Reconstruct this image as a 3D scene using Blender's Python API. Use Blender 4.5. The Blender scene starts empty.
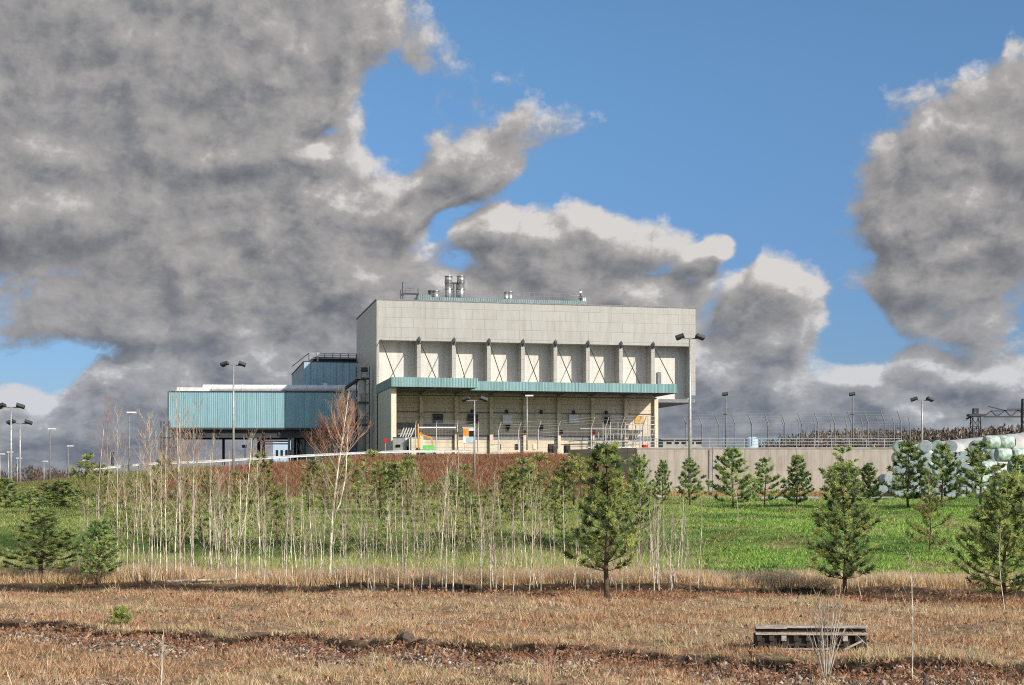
import bpy, math, random
import numpy as np
from mathutils import Vector, Matrix

S = bpy.context.scene
C = S.collection
R = math.radians
rnd = random.Random(7)
NR = np.random.RandomState(11)

# ------------------------------------------------------------------ camera, light, exposure
HZ, F, EYE = 478.0, 1422.0, 3.6
cam_d = bpy.data.cameras.new('camera'); cam = bpy.data.objects.new('camera', cam_d); C.objects.link(cam)
cam_d.sensor_width = 36; cam_d.lens = 36 * F / 1024; cam_d.shift_y = (HZ - 342.5) / 1024
cam_d.clip_start = 0.2; cam_d.clip_end = 9000
cam.location = (0, 0, EYE); cam.rotation_euler = (R(90), 0, 0)
S.camera = cam
SUN_AZ, SUN_EL = 45.0, 28.0          # azimuth: degrees to the right of straight behind the camera
sun_dir = Vector((math.sin(R(SUN_AZ)) * math.cos(R(SUN_EL)), -math.cos(R(SUN_AZ)) * math.cos(R(SUN_EL)), math.sin(R(SUN_EL))))
sl = bpy.data.lights.new('sun', 'SUN'); sl.energy = 3.3; sl.angle = R(0.5); sl.color = (1.0, 0.93, 0.82)
so = bpy.data.objects.new('sun', sl); C.objects.link(so)
so.rotation_euler = sun_dir.to_track_quat('Z', 'Y').to_euler()
S.view_settings.view_transform = 'Standard'; S.view_settings.look = 'None'
S.view_settings.exposure = 0.55; S.view_settings.gamma = 1.0; S.view_settings.use_curve_mapping = False
S.cycles.max_bounces = 5; S.cycles.diffuse_bounces = 3; S.cycles.transparent_max_bounces = 4
S.cycles.use_denoising = False; S.cycles.pixel_filter_type = 'BLACKMAN_HARRIS'; S.cycles.filter_width = 1.1
S.cycles.sample_clamp_indirect = 3.0

W = bpy.data.worlds.new('World'); S.world = W; W.use_nodes = True
nt = W.node_tree; N = nt.nodes; L = nt.links
for n in list(N): N.remove(n)

def mth(t, op, a, b=None, c=None, clamp=False):
    n = t.nodes.new('ShaderNodeMath'); n.operation = op; n.use_clamp = clamp
    for i, v in enumerate((a, b, c)):
        if v is None: continue
        if isinstance(v, (int, float)): n.inputs[i].default_value = v
        else: t.links.new(v, n.inputs[i])
    return n.outputs[0]
def vmt(t, op, a, b=None, scale=None):
    n = t.nodes.new('ShaderNodeVectorMath'); n.operation = op
    for i, v in enumerate((a, b)):
        if v is None: continue
        if isinstance(v, tuple): n.inputs[i].default_value = v
        else: t.links.new(v, n.inputs[i])
    if scale is not None: n.inputs['Scale'].default_value = scale
    return n.outputs['Value'] if op in ('LENGTH', 'DOT_PRODUCT') else n.outputs['Vector']
def noise(t, vec, scale, detail=4, rough=0.55, dist=0.0, out='Fac', lac=2.0):
    n = t.nodes.new('ShaderNodeTexNoise'); n.inputs['Scale'].default_value = scale
    n.inputs['Detail'].default_value = detail; n.inputs['Roughness'].default_value = rough
    n.inputs['Distortion'].default_value = dist; n.inputs['Lacunarity'].default_value = lac
    if vec is not None: t.links.new(vec, n.inputs['Vector'])
    return n.outputs[out]
def sstep(t, x, a, b):
    n = t.nodes.new('ShaderNodeMapRange'); n.interpolation_type = 'SMOOTHSTEP'
    n.inputs[1].default_value = a; n.inputs[2].default_value = b
    t.links.new(x, n.inputs[0]); return n.outputs[0]
def mixc(t, f, a, b, mode='MIX'):
    n = t.nodes.new('ShaderNodeMix'); n.data_type = 'RGBA'; n.blend_type = mode
    if isinstance(f, (int, float)): n.inputs[0].default_value = f
    else: t.links.new(f, n.inputs[0])
    for i, v in ((6, a), (7, b)):
        if isinstance(v, tuple): n.inputs[i].default_value = (*v[:3], 1)
        else: t.links.new(v, n.inputs[i])
    return n.outputs[2]

# cloud banks by compass bearing and elevation (u, v in units of about four degrees)
def uv_of(px, py):
    x, z = (px - 512) / F, (HZ - py) / F
    return 14.22 * math.atan(x), 14.22 * math.atan(z / math.sqrt(1 + x * x))
BANKS = [  # px, py, rx, ry, rotation, weight
    (110, 110, 330, 210, 0, 1.3), (290, 60, 125, 160, -12, 1.05), (250, 270, 260, 110, 14, 1.15),
    (425, 195, 165, 38, 32, 1.0), (550, 258, 135, 66, -8, 1.2), (700, 265, 42, 26, 10, 1.0),
    (768, 318, 66, 66, 0, 1.1), (962, 215, 108, 135, -8, 1.3), (880, 402, 290, 58, 0, .62), (960, 372, 120, 34, 0, 1.0),
    (1010, 110, 70, 50, 0, .9), (30, 432, 150, 72, 0, 1.15), (180, 405, 180, 80, 0, 1.15), (10, 385, 70, 40, 0, 1.0), (300, 370, 120, 90, 0, 1.05),
    (600, 380, 260, 90, 0, 1.1), (1300, 260, 190, 150, 0, 1.1), (-330, 200, 300, 200, 0, 1.2),
    (560, 310, 190, 52, 0, 1.0), (512, 472, 2600, 34, 0, .55),
]
dg = bpy.data.node_groups.new('cloud_density', 'ShaderNodeTree')
dg.interface.new_socket('P', in_out='INPUT', socket_type='NodeSocketVector')
dg.interface.new_socket('D', in_out='OUTPUT', socket_type='NodeSocketFloat')
gi = dg.nodes.new('NodeGroupInput'); go_ = dg.nodes.new('NodeGroupOutput'); P = gi.outputs[0]
wv = noise(dg, P, 0.55, 3, .55, 0, 'Color')
warp = vmt(dg, 'SCALE', vmt(dg, 'SUBTRACT', wv, (.5, .5, .5)), None, 1.25)
Pw = vmt(dg, 'ADD', P, warp)
m = None
for (px, py, rx, ry, rot, w) in BANKS:
    u, v = uv_of(px, py)
    mp = dg.nodes.new('ShaderNodeMapping'); mp.vector_type = 'TEXTURE'
    mp.inputs['Location'].default_value = (u, v, 0); mp.inputs['Rotation'].default_value = (0, 0, R(rot))
    mp.inputs['Scale'].default_value = (rx / 100, ry / 100, 1)
    fl = dg.nodes.new('ShaderNodeVectorMath'); fl.operation = 'MULTIPLY'; fl.inputs[1].default_value = (1, 1, 0)
    dg.links.new(Pw, fl.inputs[0]); dg.links.new(fl.outputs[0], mp.inputs['Vector'])
    ln = vmt(dg, 'LENGTH', mp.outputs[0])
    e = mth(dg, 'MULTIPLY', mth(dg, 'SUBTRACT', 1.0, ln), w)
    m = e if m is None else mth(dg, 'SMOOTH_MAX', m, e, 0.12)
for (u, v, ru, rv) in ((-20, 5, 11, 7), (-36, 8, 9, 6), (27, 5, 13, 5)):   # unseen cloud banks beside and behind the viewer, added for neutral fill light
    mp = dg.nodes.new('ShaderNodeMapping'); mp.vector_type = 'TEXTURE'; mp.inputs['Location'].default_value = (u, v, 0); mp.inputs['Scale'].default_value = (ru, rv, 1)
    dg.links.new(Pw, mp.inputs['Vector']); e = mth(dg, 'MULTIPLY', mth(dg, 'SUBTRACT', 1.0, vmt(dg, 'LENGTH', mp.outputs[0])), 2.0); m = mth(dg, 'MAXIMUM', m, e)
m = mth(dg, 'MAXIMUM', m, -0.55)
for (px, py, rx, ry, rot, w) in ((40, 352, 70, 20, 0, .42), (215, 352, 22, 42, -20, .22), (322, 126, 30, 10, 25, .42), (388, 120, 30, 45, 20, .4), (450, 215, 40, 12, 40, .4), (848, 330, 40, 34, 0, .6), (728, 245, 18, 60, 0, .45)):
    u, v = uv_of(px, py)
    mp = dg.nodes.new('ShaderNodeMapping'); mp.vector_type = 'TEXTURE'
    mp.inputs['Location'].default_value = (u, v, 0); mp.inputs['Rotation'].default_value = (0, 0, R(rot)); mp.inputs['Scale'].default_value = (rx / 100, ry / 100, 1)
    fl = dg.nodes.new('ShaderNodeVectorMath'); fl.operation = 'MULTIPLY'; fl.inputs[1].default_value = (1, 1, 0)
    dg.links.new(Pw, fl.inputs[0]); dg.links.new(fl.outputs[0], mp.inputs['Vector'])
    hole = mth(dg, 'MAXIMUM', mth(dg, 'MULTIPLY', mth(dg, 'SUBTRACT', 1.35, vmt(dg, 'LENGTH', mp.outputs[0])), w), 0.0)
    m = mth(dg, 'SUBTRACT', m, hole)
m = mth(dg, 'MINIMUM', m, 0.55)
sp3 = dg.nodes.new('ShaderNodeSeparateXYZ'); dg.links.new(P, sp3.inputs[0])       # clouds foreshorten towards the horizon
ysq = mth(dg, 'ADD', sp3.outputs[1], mth(dg, 'MULTIPLY', mth(dg, 'SUBTRACT', 1.0, mth(dg, 'EXPONENT', mth(dg, 'MULTIPLY', mth(dg, 'ABSOLUTE', sp3.outputs[1]), -.8))), 1.4))
cp3 = dg.nodes.new('ShaderNodeCombineXYZ'); dg.links.new(sp3.outputs[0], cp3.inputs[0]); dg.links.new(ysq, cp3.inputs[1]); PH = cp3.outputs[0]
n1 = noise(dg, PH, 0.9, 8, .54, 0)
st = dg.nodes.new('ShaderNodeMapping'); st.inputs['Rotation'].default_value = (0, 0, R(-38)); st.inputs['Scale'].default_value = (.55, 1.9, 1)
dg.links.new(Pw, st.inputs['Vector'])
n2 = noise(dg, st.outputs[0], 1.1, 5, .6, 0)
d_ = mth(dg, 'ADD', m, mth(dg, 'MULTIPLY', mth(dg, 'SUBTRACT', n1, .5), 1.15))
d_ = mth(dg, 'ADD', d_, mth(dg, 'MULTIPLY', mth(dg, 'SUBTRACT', n2, .5), .62))
vo = dg.nodes.new('ShaderNodeTexVoronoi'); vo.feature = 'F1'; vo.inputs['Scale'].default_value = 1.7; vo.inputs['Detail'].default_value = 2.0; vo.inputs['Roughness'].default_value = .55; pass
wv2 = noise(dg, PH, 2.2, 4, .6, 0, 'Color')
w2 = vmt(dg, 'ADD', PH, vmt(dg, 'SCALE', vmt(dg, 'SUBTRACT', wv2, (.5, .5, .5)), None, .9))
dg.links.new(w2, vo.inputs['Vector'])
d_ = mth(dg, 'ADD', d_, mth(dg, 'MULTIPLY', mth(dg, 'SUBTRACT', .96, vo.outputs['Distance']), .30))
dg.links.new(d_, go_.inputs[0])

tc = N.new('ShaderNodeTexCoord'); sx = N.new('ShaderNodeSeparateXYZ'); L.new(tc.outputs['Generated'], sx.inputs[0])
az = mth(nt, 'ARCTAN2', sx.outputs[0], sx.outputs[1]); el = mth(nt, 'ARCSINE', sx.outputs[2])
cx = N.new('ShaderNodeCombineXYZ'); L.new(mth(nt, 'MULTIPLY', az, 14.22), cx.inputs[0]); L.new(mth(nt, 'MULTIPLY', el, 14.22), cx.inputs[1])
def dens(off):
    g = N.new('ShaderNodeGroup'); g.node_tree = dg
    L.new(vmt(nt, 'ADD', cx.outputs[0], off), g.inputs[0]); return g.outputs[0]
D0 = dens((0, 0, 0)); D1 = dens((.13, .19, 0))
alpha = sstep(nt, D0, -.06, .26)
lit = mth(nt, 'ADD', .47, mth(nt, 'MULTIPLY', mth(nt, 'SUBTRACT', D0, D1), 1.25), clamp=True)
edge = mth(nt, 'MULTIPLY', sstep(nt, mth(nt, 'MULTIPLY', D0, -1.0), -.45, -.05), .16)
lit = mth(nt, 'ADD', lit, edge, clamp=True)
cr = N.new('ShaderNodeValToRGB'); L.new(lit, cr.inputs[0])
els = cr.color_ramp.elements
els[0].position = 0.0; els[0].color = (1.0, 1.06, 1.22, 1)
els[1].position = 1.0; els[1].color = (4.7, 4.5, 4.35, 1)
for p, c in ((.28, (1.55, 1.58, 1.70)), (.50, (2.2, 2.15, 2.16)), (.74, (2.85, 2.75, 2.7))):
    e = els.new(p); e.color = (*c, 1)
# thicker, greyer cloud low over the horizon
lowf = sstep(nt, mth(nt, 'MULTIPLY', el, -1.0), -.15, -.02)
ccol = mixc(nt, lowf, cr.outputs[0], mixc(nt, 1.0, cr.outputs[0], (.88, .96, 1.07), 'MULTIPLY'))
sky = N.new('ShaderNodeTexSky'); sky.sky_type = 'NISHITA'; sky.sun_disc = False
sky.sun_elevation = R(SUN_EL); sky.sun_rotation = R(180 - SUN_AZ)
sky.air_density = 1.0; sky.dust_density = 0.6; sky.ozone_density = 2.0
skyc = mixc(nt, sstep(nt, el, .05, .34), mixc(nt, 1.0, sky.outputs[0], (.35, .47, .70), 'MULTIPLY'), mixc(nt, 1.0, sky.outputs[0], (.54, .73, .86), 'MULTIPLY'))
dsun = vmt(nt, 'DOT_PRODUCT', tc.outputs['Generated'], tuple(sun_dir))
glow = mth(nt, 'ADD', 1.0, mth(nt, 'MULTIPLY', sstep(nt, dsun, -.05, 1.0), 3.2))   # clouds towards the sun boosted to add fill light in the shade
ccol = vmt(nt, 'SCALE', ccol); nt.links.new(glow, ccol.node.inputs['Scale'])
fin = mixc(nt, alpha, skyc, ccol)
bg = N.new('ShaderNodeBackground'); bg.inputs['Strength'].default_value = 0.1; L.new(fin, bg.inputs['Color'])
wo = N.new('ShaderNodeOutputWorld'); L.new(bg.outputs[0], wo.inputs['Surface'])
W.cycles.sampling_method = 'MANUAL'; W.cycles.sample_map_resolution = 512

# ------------------------------------------------------------------ helpers
def mat(name, col, rough=.8, var=.25, scale=2.0, bump=0.0, bscale=30.0, metal=0.0, obj_rand=0.0, tint=None, detail=5, stretch=None, coord='Object'):
    M = bpy.data.materials.new(name); M.use_nodes = True; t = M.node_tree
    b = t.nodes['Principled BSDF']; b.inputs['Roughness'].default_value = rough; b.inputs['Metallic'].default_value = metal
    if 'Specular IOR Level' in b.inputs: b.inputs['Specular IOR Level'].default_value = .3
    tcn = t.nodes.new('ShaderNodeTexCoord')
    v = tcn.outputs['Object']
    if coord == 'World':
        v = t.nodes.new('ShaderNodeNewGeometry').outputs['Position']
    if stretch:
        mp = t.nodes.new('ShaderNodeMapping'); mp.inputs['Scale'].default_value = stretch; t.links.new(v, mp.inputs[0]); v = mp.outputs[0]
    f = sstep(t, noise(t, v, scale, detail, .6), .3, .7)
    c2 = tint if tint else tuple(max(0, c * (1 - var)) for c in col)
    c1 = tuple(min(1, c * (1 + var * .6)) for c in col) if not tint else col
    out = mixc(t, f, c1, c2)
    if obj_rand:
        oi = t.nodes.new('ShaderNodeObjectInfo')
        h = t.nodes.new('ShaderNodeHueSaturation')
        t.links.new(mth(t, 'ADD', 1 - obj_rand, mth(t, 'MULTIPLY', oi.outputs['Random'], 2 * obj_rand)), h.inputs['Value'])
        t.links.new(mth(t, 'ADD', .5 - obj_rand * .07, mth(t, 'MULTIPLY', oi.outputs['Random'], .14 * obj_rand)), h.inputs['Hue'])
        t.links.new(out, h.inputs['Color']); out = h.outputs[0]
    t.links.new(out, b.inputs['Base Color'])
    if bump:
        bn = t.nodes.new('ShaderNodeBump'); bn.inputs['Strength'].default_value = bump; bn.inputs['Distance'].default_value = .02
        t.links.new(noise(t, v, bscale, 4, .6), bn.inputs['Height']); t.links.new(bn.outputs[0], b.inputs['Normal'])
    return M

def panel_mat(name, col, col2, bw, bh, joint, rib=0.0, rough=.45, line=.02, streak=.12, ribamp=.35, offset=0.0):
    """profiled metal cladding: sheet joints, ribs and rain streaks; walls lie in the local XZ or YZ plane"""
    M = bpy.data.materials.new(name); M.use_nodes = True; t = M.node_tree
    b = t.nodes['Principled BSDF']; b.inputs['Roughness'].default_value = rough
    tcn = t.nodes.new('ShaderNodeTexCoord'); s = t.nodes.new('ShaderNodeSeparateXYZ'); t.links.new(tcn.outputs['Object'], s.inputs[0])
    h = mth(t, 'ADD', s.outputs[0], s.outputs[1])
    cb = t.nodes.new('ShaderNodeCombineXYZ'); t.links.new(h, cb.inputs[0]); t.links.new(s.outputs[2], cb.inputs[1])
    br = t.nodes.new('ShaderNodeTexBrick'); br.offset = offset; br.squash = 1
    br.inputs['Scale'].default_value = 1; br.inputs['Brick Width'].default_value = bw; br.inputs['Row Height'].default_value = bh
    br.inputs['Mortar Size'].default_value = line; br.inputs['Mortar Smooth'].default_value = .3
    br.inputs['Color1'].default_value = (*col, 1); br.inputs['Color2'].default_value = (*col2, 1); br.inputs['Mortar'].default_value = (*joint, 1)
    t.links.new(cb.outputs[0], br.inputs['Vector'])
    mp = t.nodes.new('ShaderNodeMapping'); mp.inputs['Scale'].default_value = (1.6, .16, 1); t.links.new(cb.outputs[0], mp.inputs[0])
    f = sstep(t, noise(t, mp.outputs[0], 1.0, 7, .65), .35, .75)
    out = mixc(t, mth(t, 'MULTIPLY', f, streak * 2.5), br.outputs[0], mixc(t, 1, br.outputs[0], (.62, .58, .5), 'MULTIPLY'))
    f2 = sstep(t, noise(t, cb.outputs[0], .35, 5, .6), .4, .7)
    out = mixc(t, mth(t, 'MULTIPLY', f2, streak * 1.5), out, mixc(t, 1, out, (.8, .8, .8), 'MULTIPLY'))
    t.links.new(out, b.inputs['Base Color'])
    bn = t.nodes.new('ShaderNodeBump'); bn.inputs['Strength'].default_value = ribamp; bn.inputs['Distance'].default_value = .03
    hh = br.outputs['Fac']
    hh = mth(t, 'MULTIPLY', hh, -1.0)
    if rib:
        w = mth(t, 'SINE', mth(t, 'MULTIPLY', h, 2 * math.pi / rib))
        hh = mth(t, 'ADD', hh, w)
    t.links.new(hh, bn.inputs['Height']); t.links.new(bn.outputs[0], b.inputs['Normal'])
    return M

class MB:
    def __init__(s): s.v = []; s.f = []; s.m = []
    def add(s, vs, fs, mi=0):
        o = len(s.v); s.v += [tuple(p) for p in vs]; s.f += [tuple(i + o for i in f) for f in fs]; s.m += [mi] * len(fs); return s
    def box(s, x0, x1, y0, y1, z0, z1, mi=0):
        return s.add([(x0,y0,z0),(x1,y0,z0),(x1,y1,z0),(x0,y1,z0),(x0,y0,z1),(x1,y0,z1),(x1,y1,z1),(x0,y1,z1)],
              [(3,2,1,0),(4,5,6,7),(0,1,5,4),(1,2,6,5),(2,3,7,6),(3,0,4,7)], mi)
    def bar(s, a, b, w, h=None, mi=0):
        a, b = Vector(a), Vector(b); d = (b - a).normalized(); h = h or w
        r = d.cross(Vector((0,0,1)));
        if r.length < 1e-4: r = Vector((1,0,0))
        r.normalize(); u = r.cross(d)
        vs = [p + r*sx_*w/2 + u*su*h/2 for p in (a, b) for sx_, su in ((-1,-1),(1,-1),(1,1),(-1,1))]
        return s.add(vs, [(3,2,1,0),(4,5,6,7),(0,1,5,4),(1,2,6,5),(2,3,7,6),(3,0,4,7)], mi)
    def tube(s, pts, rads, n=6, cap=True, mi=0):
        pts = [Vector(p) for p in pts]
        if isinstance(rads, (int, float)): rads = [rads] * len(pts)
        o = len(s.v); k = len(pts); ref = None
        for i, p in enumerate(pts):
            d = (pts[min(i+1,k-1)] - pts[max(i-1,0)])
            if d.length < 1e-6: d = Vector((0,0,1))
            d.normalize()
            if ref is None: ref = d.orthogonal()
            r = (ref - d * ref.dot(d)).normalized(); ref = r; q = d.cross(r)
            for j in range(n):
                a = 2*math.pi*j/n; s.v.append(tuple(p + (r*math.cos(a) + q*math.sin(a)) * rads[i]))
        for i in range(k-1):
            for j in range(n):
                s.f.append((o+i*n+j, o+i*n+(j+1)%n, o+(i+1)*n+(j+1)%n, o+(i+1)*n+j)); s.m.append(mi)
        if cap:
            s.f.append(tuple(o+j for j in range(n))[::-1]); s.f.append(tuple(o+(k-1)*n+j for j in range(n))); s.m += [mi, mi]
        return s
    def build(s, name, mats, parent=None, smooth=False, loc=None, rotz=None):
        me = bpy.data.meshes.new(name); me.from_pydata(s.v, [], s.f)
        for m_ in (mats if isinstance(mats, (list, tuple)) else [mats]): me.materials.append(m_)
        me.polygons.foreach_set('material_index', s.m)
        if smooth: me.polygons.foreach_set('use_smooth', [True]*len(s.f))
        me.update(); o = bpy.data.objects.new(name, me); C.objects.link(o)
        if parent: o.parent = parent
        if loc is not None: o.location = loc
        if rotz is not None: o.rotation_euler = (0,0,rotz)
        return o

def np_mesh(name, V, Fa, MI, mats, smooth=False):
    me = bpy.data.meshes.new(name); k = Fa.shape[1]
    me.vertices.add(len(V)); me.vertices.foreach_set('co', V.astype(np.float32).ravel())
    me.loops.add(Fa.size); me.loops.foreach_set('vertex_index', Fa.astype(np.int32).ravel())
    me.polygons.add(len(Fa)); me.polygons.foreach_set('loop_start', np.arange(0, Fa.size, k, dtype=np.int32))
    me.polygons.foreach_set('loop_total', np.full(len(Fa), k, dtype=np.int32))
    for m_ in mats: me.materials.append(m_)
    me.polygons.foreach_set('material_index', np.asarray(MI, dtype=np.int32))
    me.update(calc_edges=True); me.validate()
    if smooth: me.polygons.foreach_set('use_smooth', np.ones(len(Fa), dtype=bool))
    return me

def tag(o, label=None, cat=None, group=None, kind=None):
    if label: o['label'] = label
    if cat: o['category'] = cat
    if group: o['group'] = group
    if kind: o['kind'] = kind
    return o
def thing(name, label, cat, loc=(0,0,0), rotz=0, group=None):
    o = bpy.data.objects.new(name, None); C.objects.link(o); o.empty_display_size = .3
    o.location = loc; o.rotation_euler = (0,0,rotz); return tag(o, label, cat, group)
def dup(root, loc, rotz=0, scale=None, label=None, group=None):
    r = root.copy(); C.objects.link(r); r.location = loc; r.rotation_euler = (0,0,rotz)
    if scale is not None: r.scale = scale
    if label: r['label'] = label
    if group: r['group'] = group
    for ch in list(root.children):
        c = ch.copy(); C.objects.link(c); c.parent = r
        for g in ch.children:
            d = g.copy(); C.objects.link(d); d.parent = c
    return r

# ------------------------------------------------------------------ terrain height
def sm(a, b, t):
    t = np.clip((np.asarray(t, dtype=float) - a) / (b - a), 0, 1); return t*t*(3-2*t)
ZX = [-400, -90, -53, -48, -37, -27, -17, -11.7, 1.9, 6.6, 8.6, 13.4, 400]
ZZ = [1.9, 1.9, 2.4, 3.1, 4.15, 4.75, 5.45, 5.75, 5.85, 5.6, 4.9, 1.8, 1.8]
def ledge(x):
    return 29.8 - .37*x + .35*np.sin(x*.9) + .22*np.sin(x*2.3+1) + .12*np.sin(x*5.1)
def H(x, y):
    x = np.asarray(x, dtype=float); y = np.asarray(y, dtype=float)
    s = np.clip((y-48)/42, 0, 1)
    z = 1.8*(.5*s + .5*s*s*(3-2*s))
    le = ledge(x)
    z = z - .22*(1 - sm(-.30, .08, y-le))*(.75+.25*np.sin(x*3.1)*np.sin(x*1.3)) + .12*np.exp(-((y-le-.35)/.5)**2)
    near = 1 - sm(44, 60, y)
    z = z + near*(.05*np.sin(x*.8+y*.5)+.04*np.sin(x*1.7-y*1.1)+.02*np.sin(x*4.3+y*3.1))
    # shallow swale in front of the tree line
    yt = 47.5 - .168*x*(x > 0) + .25*np.sin(x*.8)
    z = z - .22*(1-sm(-.1,.35,y-yt+.15*np.sin(x*2.1)))*sm(-4.5,-1.5,y-yt)*near + .10*np.exp(-((y-yt-1.6)/1.2)**2)
    z = z - .55*(1-sm(64.5,67.5,y+.6*np.sin(x*.4)))*sm(52,62,y)*(1-sm(2,12,x))
    z = z + (1-near)*(1-sm(110,130,y))*(.05*np.sin(x*1.3+y*.7)*np.sin(y*.9-x*.4)+.17*np.sin(x*.35+y*.13)+.07*np.sin(x*.21-y*.3+2))
    zc = np.interp(x, ZX, ZZ)
    bk = sm(116, 149, y)
    bank = (zc-1.8)*bk*(1-sm(300, 380, y))
    bank = bank + .15*bk*(zc > 2.5)*np.sin(x*.5)*np.sin(x*.17+1)
    z = z + bank
    far = sm(300, 520, y)
    z = z - 3.0*far*(1-sm(80,130,x))
    z = z + far*sm(420, 720, y)*sm(85, 150, x)*(13 + 5*sm(120,260,x) + 1.2*np.sin(x*.05))
    return z
def h(x, y): return float(H(x, y))
def spot(px, py, d0=20, d1=200):
    """ground point seen at a pixel of the photograph"""
    d = np.arange(d0, d1, .05); x = (px-512)/F*d; z = H(x, d); yy = HZ - (z-EYE)/d*F
    i = np.where(yy <= py)[0]; i = i[0] if len(i) else len(d)-1
    return float(x[i]), float(d[i]), float(z[i])
def at(px, py, d): return ((px-512)/F*d, d, EYE+(HZ-py)/F*d)

# ------------------------------------------------------------------ materials
M_white = panel_mat('pale_cladding', (.425,.415,.39), (.40,.39,.365), 3.05, 1.25, (.275,.27,.25), rib=.0, line=.03, streak=.18, ribamp=.2, offset=.5)
M_recess = panel_mat('recess_panel', (.66,.645,.59), (.62,.61,.555), 4.1, 6, (.5,.5,.48), rib=.0, line=.02, streak=.2, ribamp=.15)
M_side = panel_mat('side_cladding', (.66,.63,.58), (.62,.59,.545), 7.0, 1.2, (.50,.47,.42), rib=0, line=.025, streak=.15, ribamp=.3)
M_beige = panel_mat('beige_wall', (.74,.64,.49), (.69,.59,.45), 30, .62, (.52,.43,.32), rib=0, line=.03, streak=.25, ribamp=.4, offset=.5)
M_pillar = mat('pale_pillar', (.72,.61,.46), .7, .25, 1.2, .1)
M_teal = panel_mat('teal_cladding', (.24,.43,.50), (.28,.47,.54), 1.3, 40, (.15,.28,.33), rib=.25, line=.03, streak=.22, ribamp=.5)
M_tealf = panel_mat('teal_fascia', (.22,.39,.415), (.26,.43,.45), .35, 40, (.14,.27,.27), rib=.18, line=.03, streak=.30, ribamp=.6)
M_blue = panel_mat('blue_cladding', (.36,.53,.62), (.40,.57,.66), .9, 40, (.12,.24,.31), rib=.3, line=.03, streak=.2, ribamp=.5)
M_strip = panel_mat('roof_strip_cladding', (.16,.25,.26), (.19,.28,.29), .9, 40, (.1,.15,.16), rib=.3, line=.03, streak=.25, ribamp=.5)
M_steel = mat('galvanised_steel', (.43,.43,.42), .45, .25, 6, metal=.35)
M_dsteel = mat('dark_steel', (.06,.06,.065), .6, .3, 5)
M_gsteel = mat('grey_steel', (.22,.22,.23), .55, .3, 4)
M_chim = mat('stainless_flue', (.55,.54,.52), .3, .3, 3, metal=.8)
M_duct = mat('duct_sheet', (.74,.74,.75), .4, .15, 2)
M_dark = mat('dark_opening', (.02,.02,.024), .4, .3, 3)
M_conc = panel_mat('retaining_concrete', (.50,.445,.38), (.455,.405,.345), 3.0, 2.2, (.33,.30,.26), rib=0, line=.03, streak=.36, ribamp=.3)
M_conc2 = mat('concrete', (.42,.40,.37), .85, .25, .8, .2)
M_lightbox = mat('painted_cabinet', (.62,.63,.60), .5, .2, 2)
M_cream = mat('cream_paint', (.72,.66,.50), .55, .15, 2)
M_orange = mat('orange_paint', (.75,.30,.05), .45, .2, 3)
M_green = mat('green_paint', (.20,.55,.20), .45, .2, 3)
M_yellowd = mat('ochre_door', (.62,.36,.06), .5, .2, 3)
M_whitep = mat('white_paint', (.78,.78,.76), .5, .12, 3)
M_red = mat('red_paint', (.55,.03,.03), .45, .15, 3)
M_bluep = mat('pale_blue_panel', (.45,.60,.72), .5, .15, 3)
M_gravel = mat('pale_road_concrete', (.55,.52,.47), .9, .2, .5, .2, coord='World')
M_yard = mat('yard_asphalt', (.12,.12,.12), .9, .3, .5, coord='World')
M_bale = mat('pale_green_bale_wrap', (.42,.51,.45), .35, .45, 4, 1.0, 7, obj_rand=.12)
M_bale2 = mat('white_bale_wrap', (.58,.62,.59), .3, .12, 3, .6, 6, obj_rand=.08)
M_baleend = mat('grey_bale_end', (.27,.32,.33), .4, .2, 5, .5, 8, obj_rand=.12)
M_tarp = mat('white_tarpaulin', (.64,.62,.57), .5, .14, .8, .6, 1.5)
M_bark = mat('pine_bark', (.11,.075,.05), .9, .4, 12, .5)
M_birch = mat('pale_sapling_bark', (.58,.52,.42), .75, .65, 9, .2, obj_rand=.28, stretch=(1,1,.5))
M_twig = mat('sapling_twigs', (.46,.37,.26), .8, .35, 4, obj_rand=.3)
M_twigred = mat('reddish_twigs', (.40,.22,.155), .85, .4, 3, obj_rand=.2)
M_twigdark = mat('dark_brush', (.10,.085,.07), .9, .4, 2)
M_wood = mat('weathered_wood', (.42,.36,.31), .85, .45, 5, .4, 20, stretch=(1,6,6))
M_wooddark = mat('dark_wood', (.05,.042,.036), .9, .5, 4, .4, 20)  # plain dark wood tone
def leafm(name, col, var=.3, rand=.2, sc=2.5):
    M = mat(name, col, .75, var, sc, obj_rand=rand); t = M.node_tree; b = t.nodes['Principled BSDF']
    b.inputs['Specular IOR Level'].default_value = .15
    o = t.nodes['Material Output']; tr = t.nodes.new('ShaderNodeBsdfTranslucent'); tr.inputs[0].default_value = (*[min(1, c*1.5) for c in col], 1)
    mx = t.nodes.new('ShaderNodeMixShader'); mx.inputs[0].default_value = .42
    t.links.new(b.outputs[0], mx.inputs[1]); t.links.new(tr.outputs[0], mx.inputs[2]); t.links.new(mx.outputs[0], o.inputs[0]); return M
M_n1 = leafm('pine_needles', (.33,.42,.17)); M_n2 = leafm('pine_needles_light', (.52,.56,.20)); M_n3 = leafm('pine_needles_dark', (.10,.15,.08))
M_o1 = leafm('olive_leaves', (.34,.36,.13)); M_o2 = leafm('yellow_green_leaves', (.52,.52,.20)); M_o3 = leafm('deep_green_leaves', (.09,.14,.06))
M_d = [leafm('dry_grass_a', (.86,.64,.40)), leafm('dry_grass_b', (.74,.48,.30)), leafm('dry_grass_c', (.40,.20,.10)), leafm('dry_grass_d', (.90,.77,.56)), leafm('dry_grass_e', (.44,.38,.17))]
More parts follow.
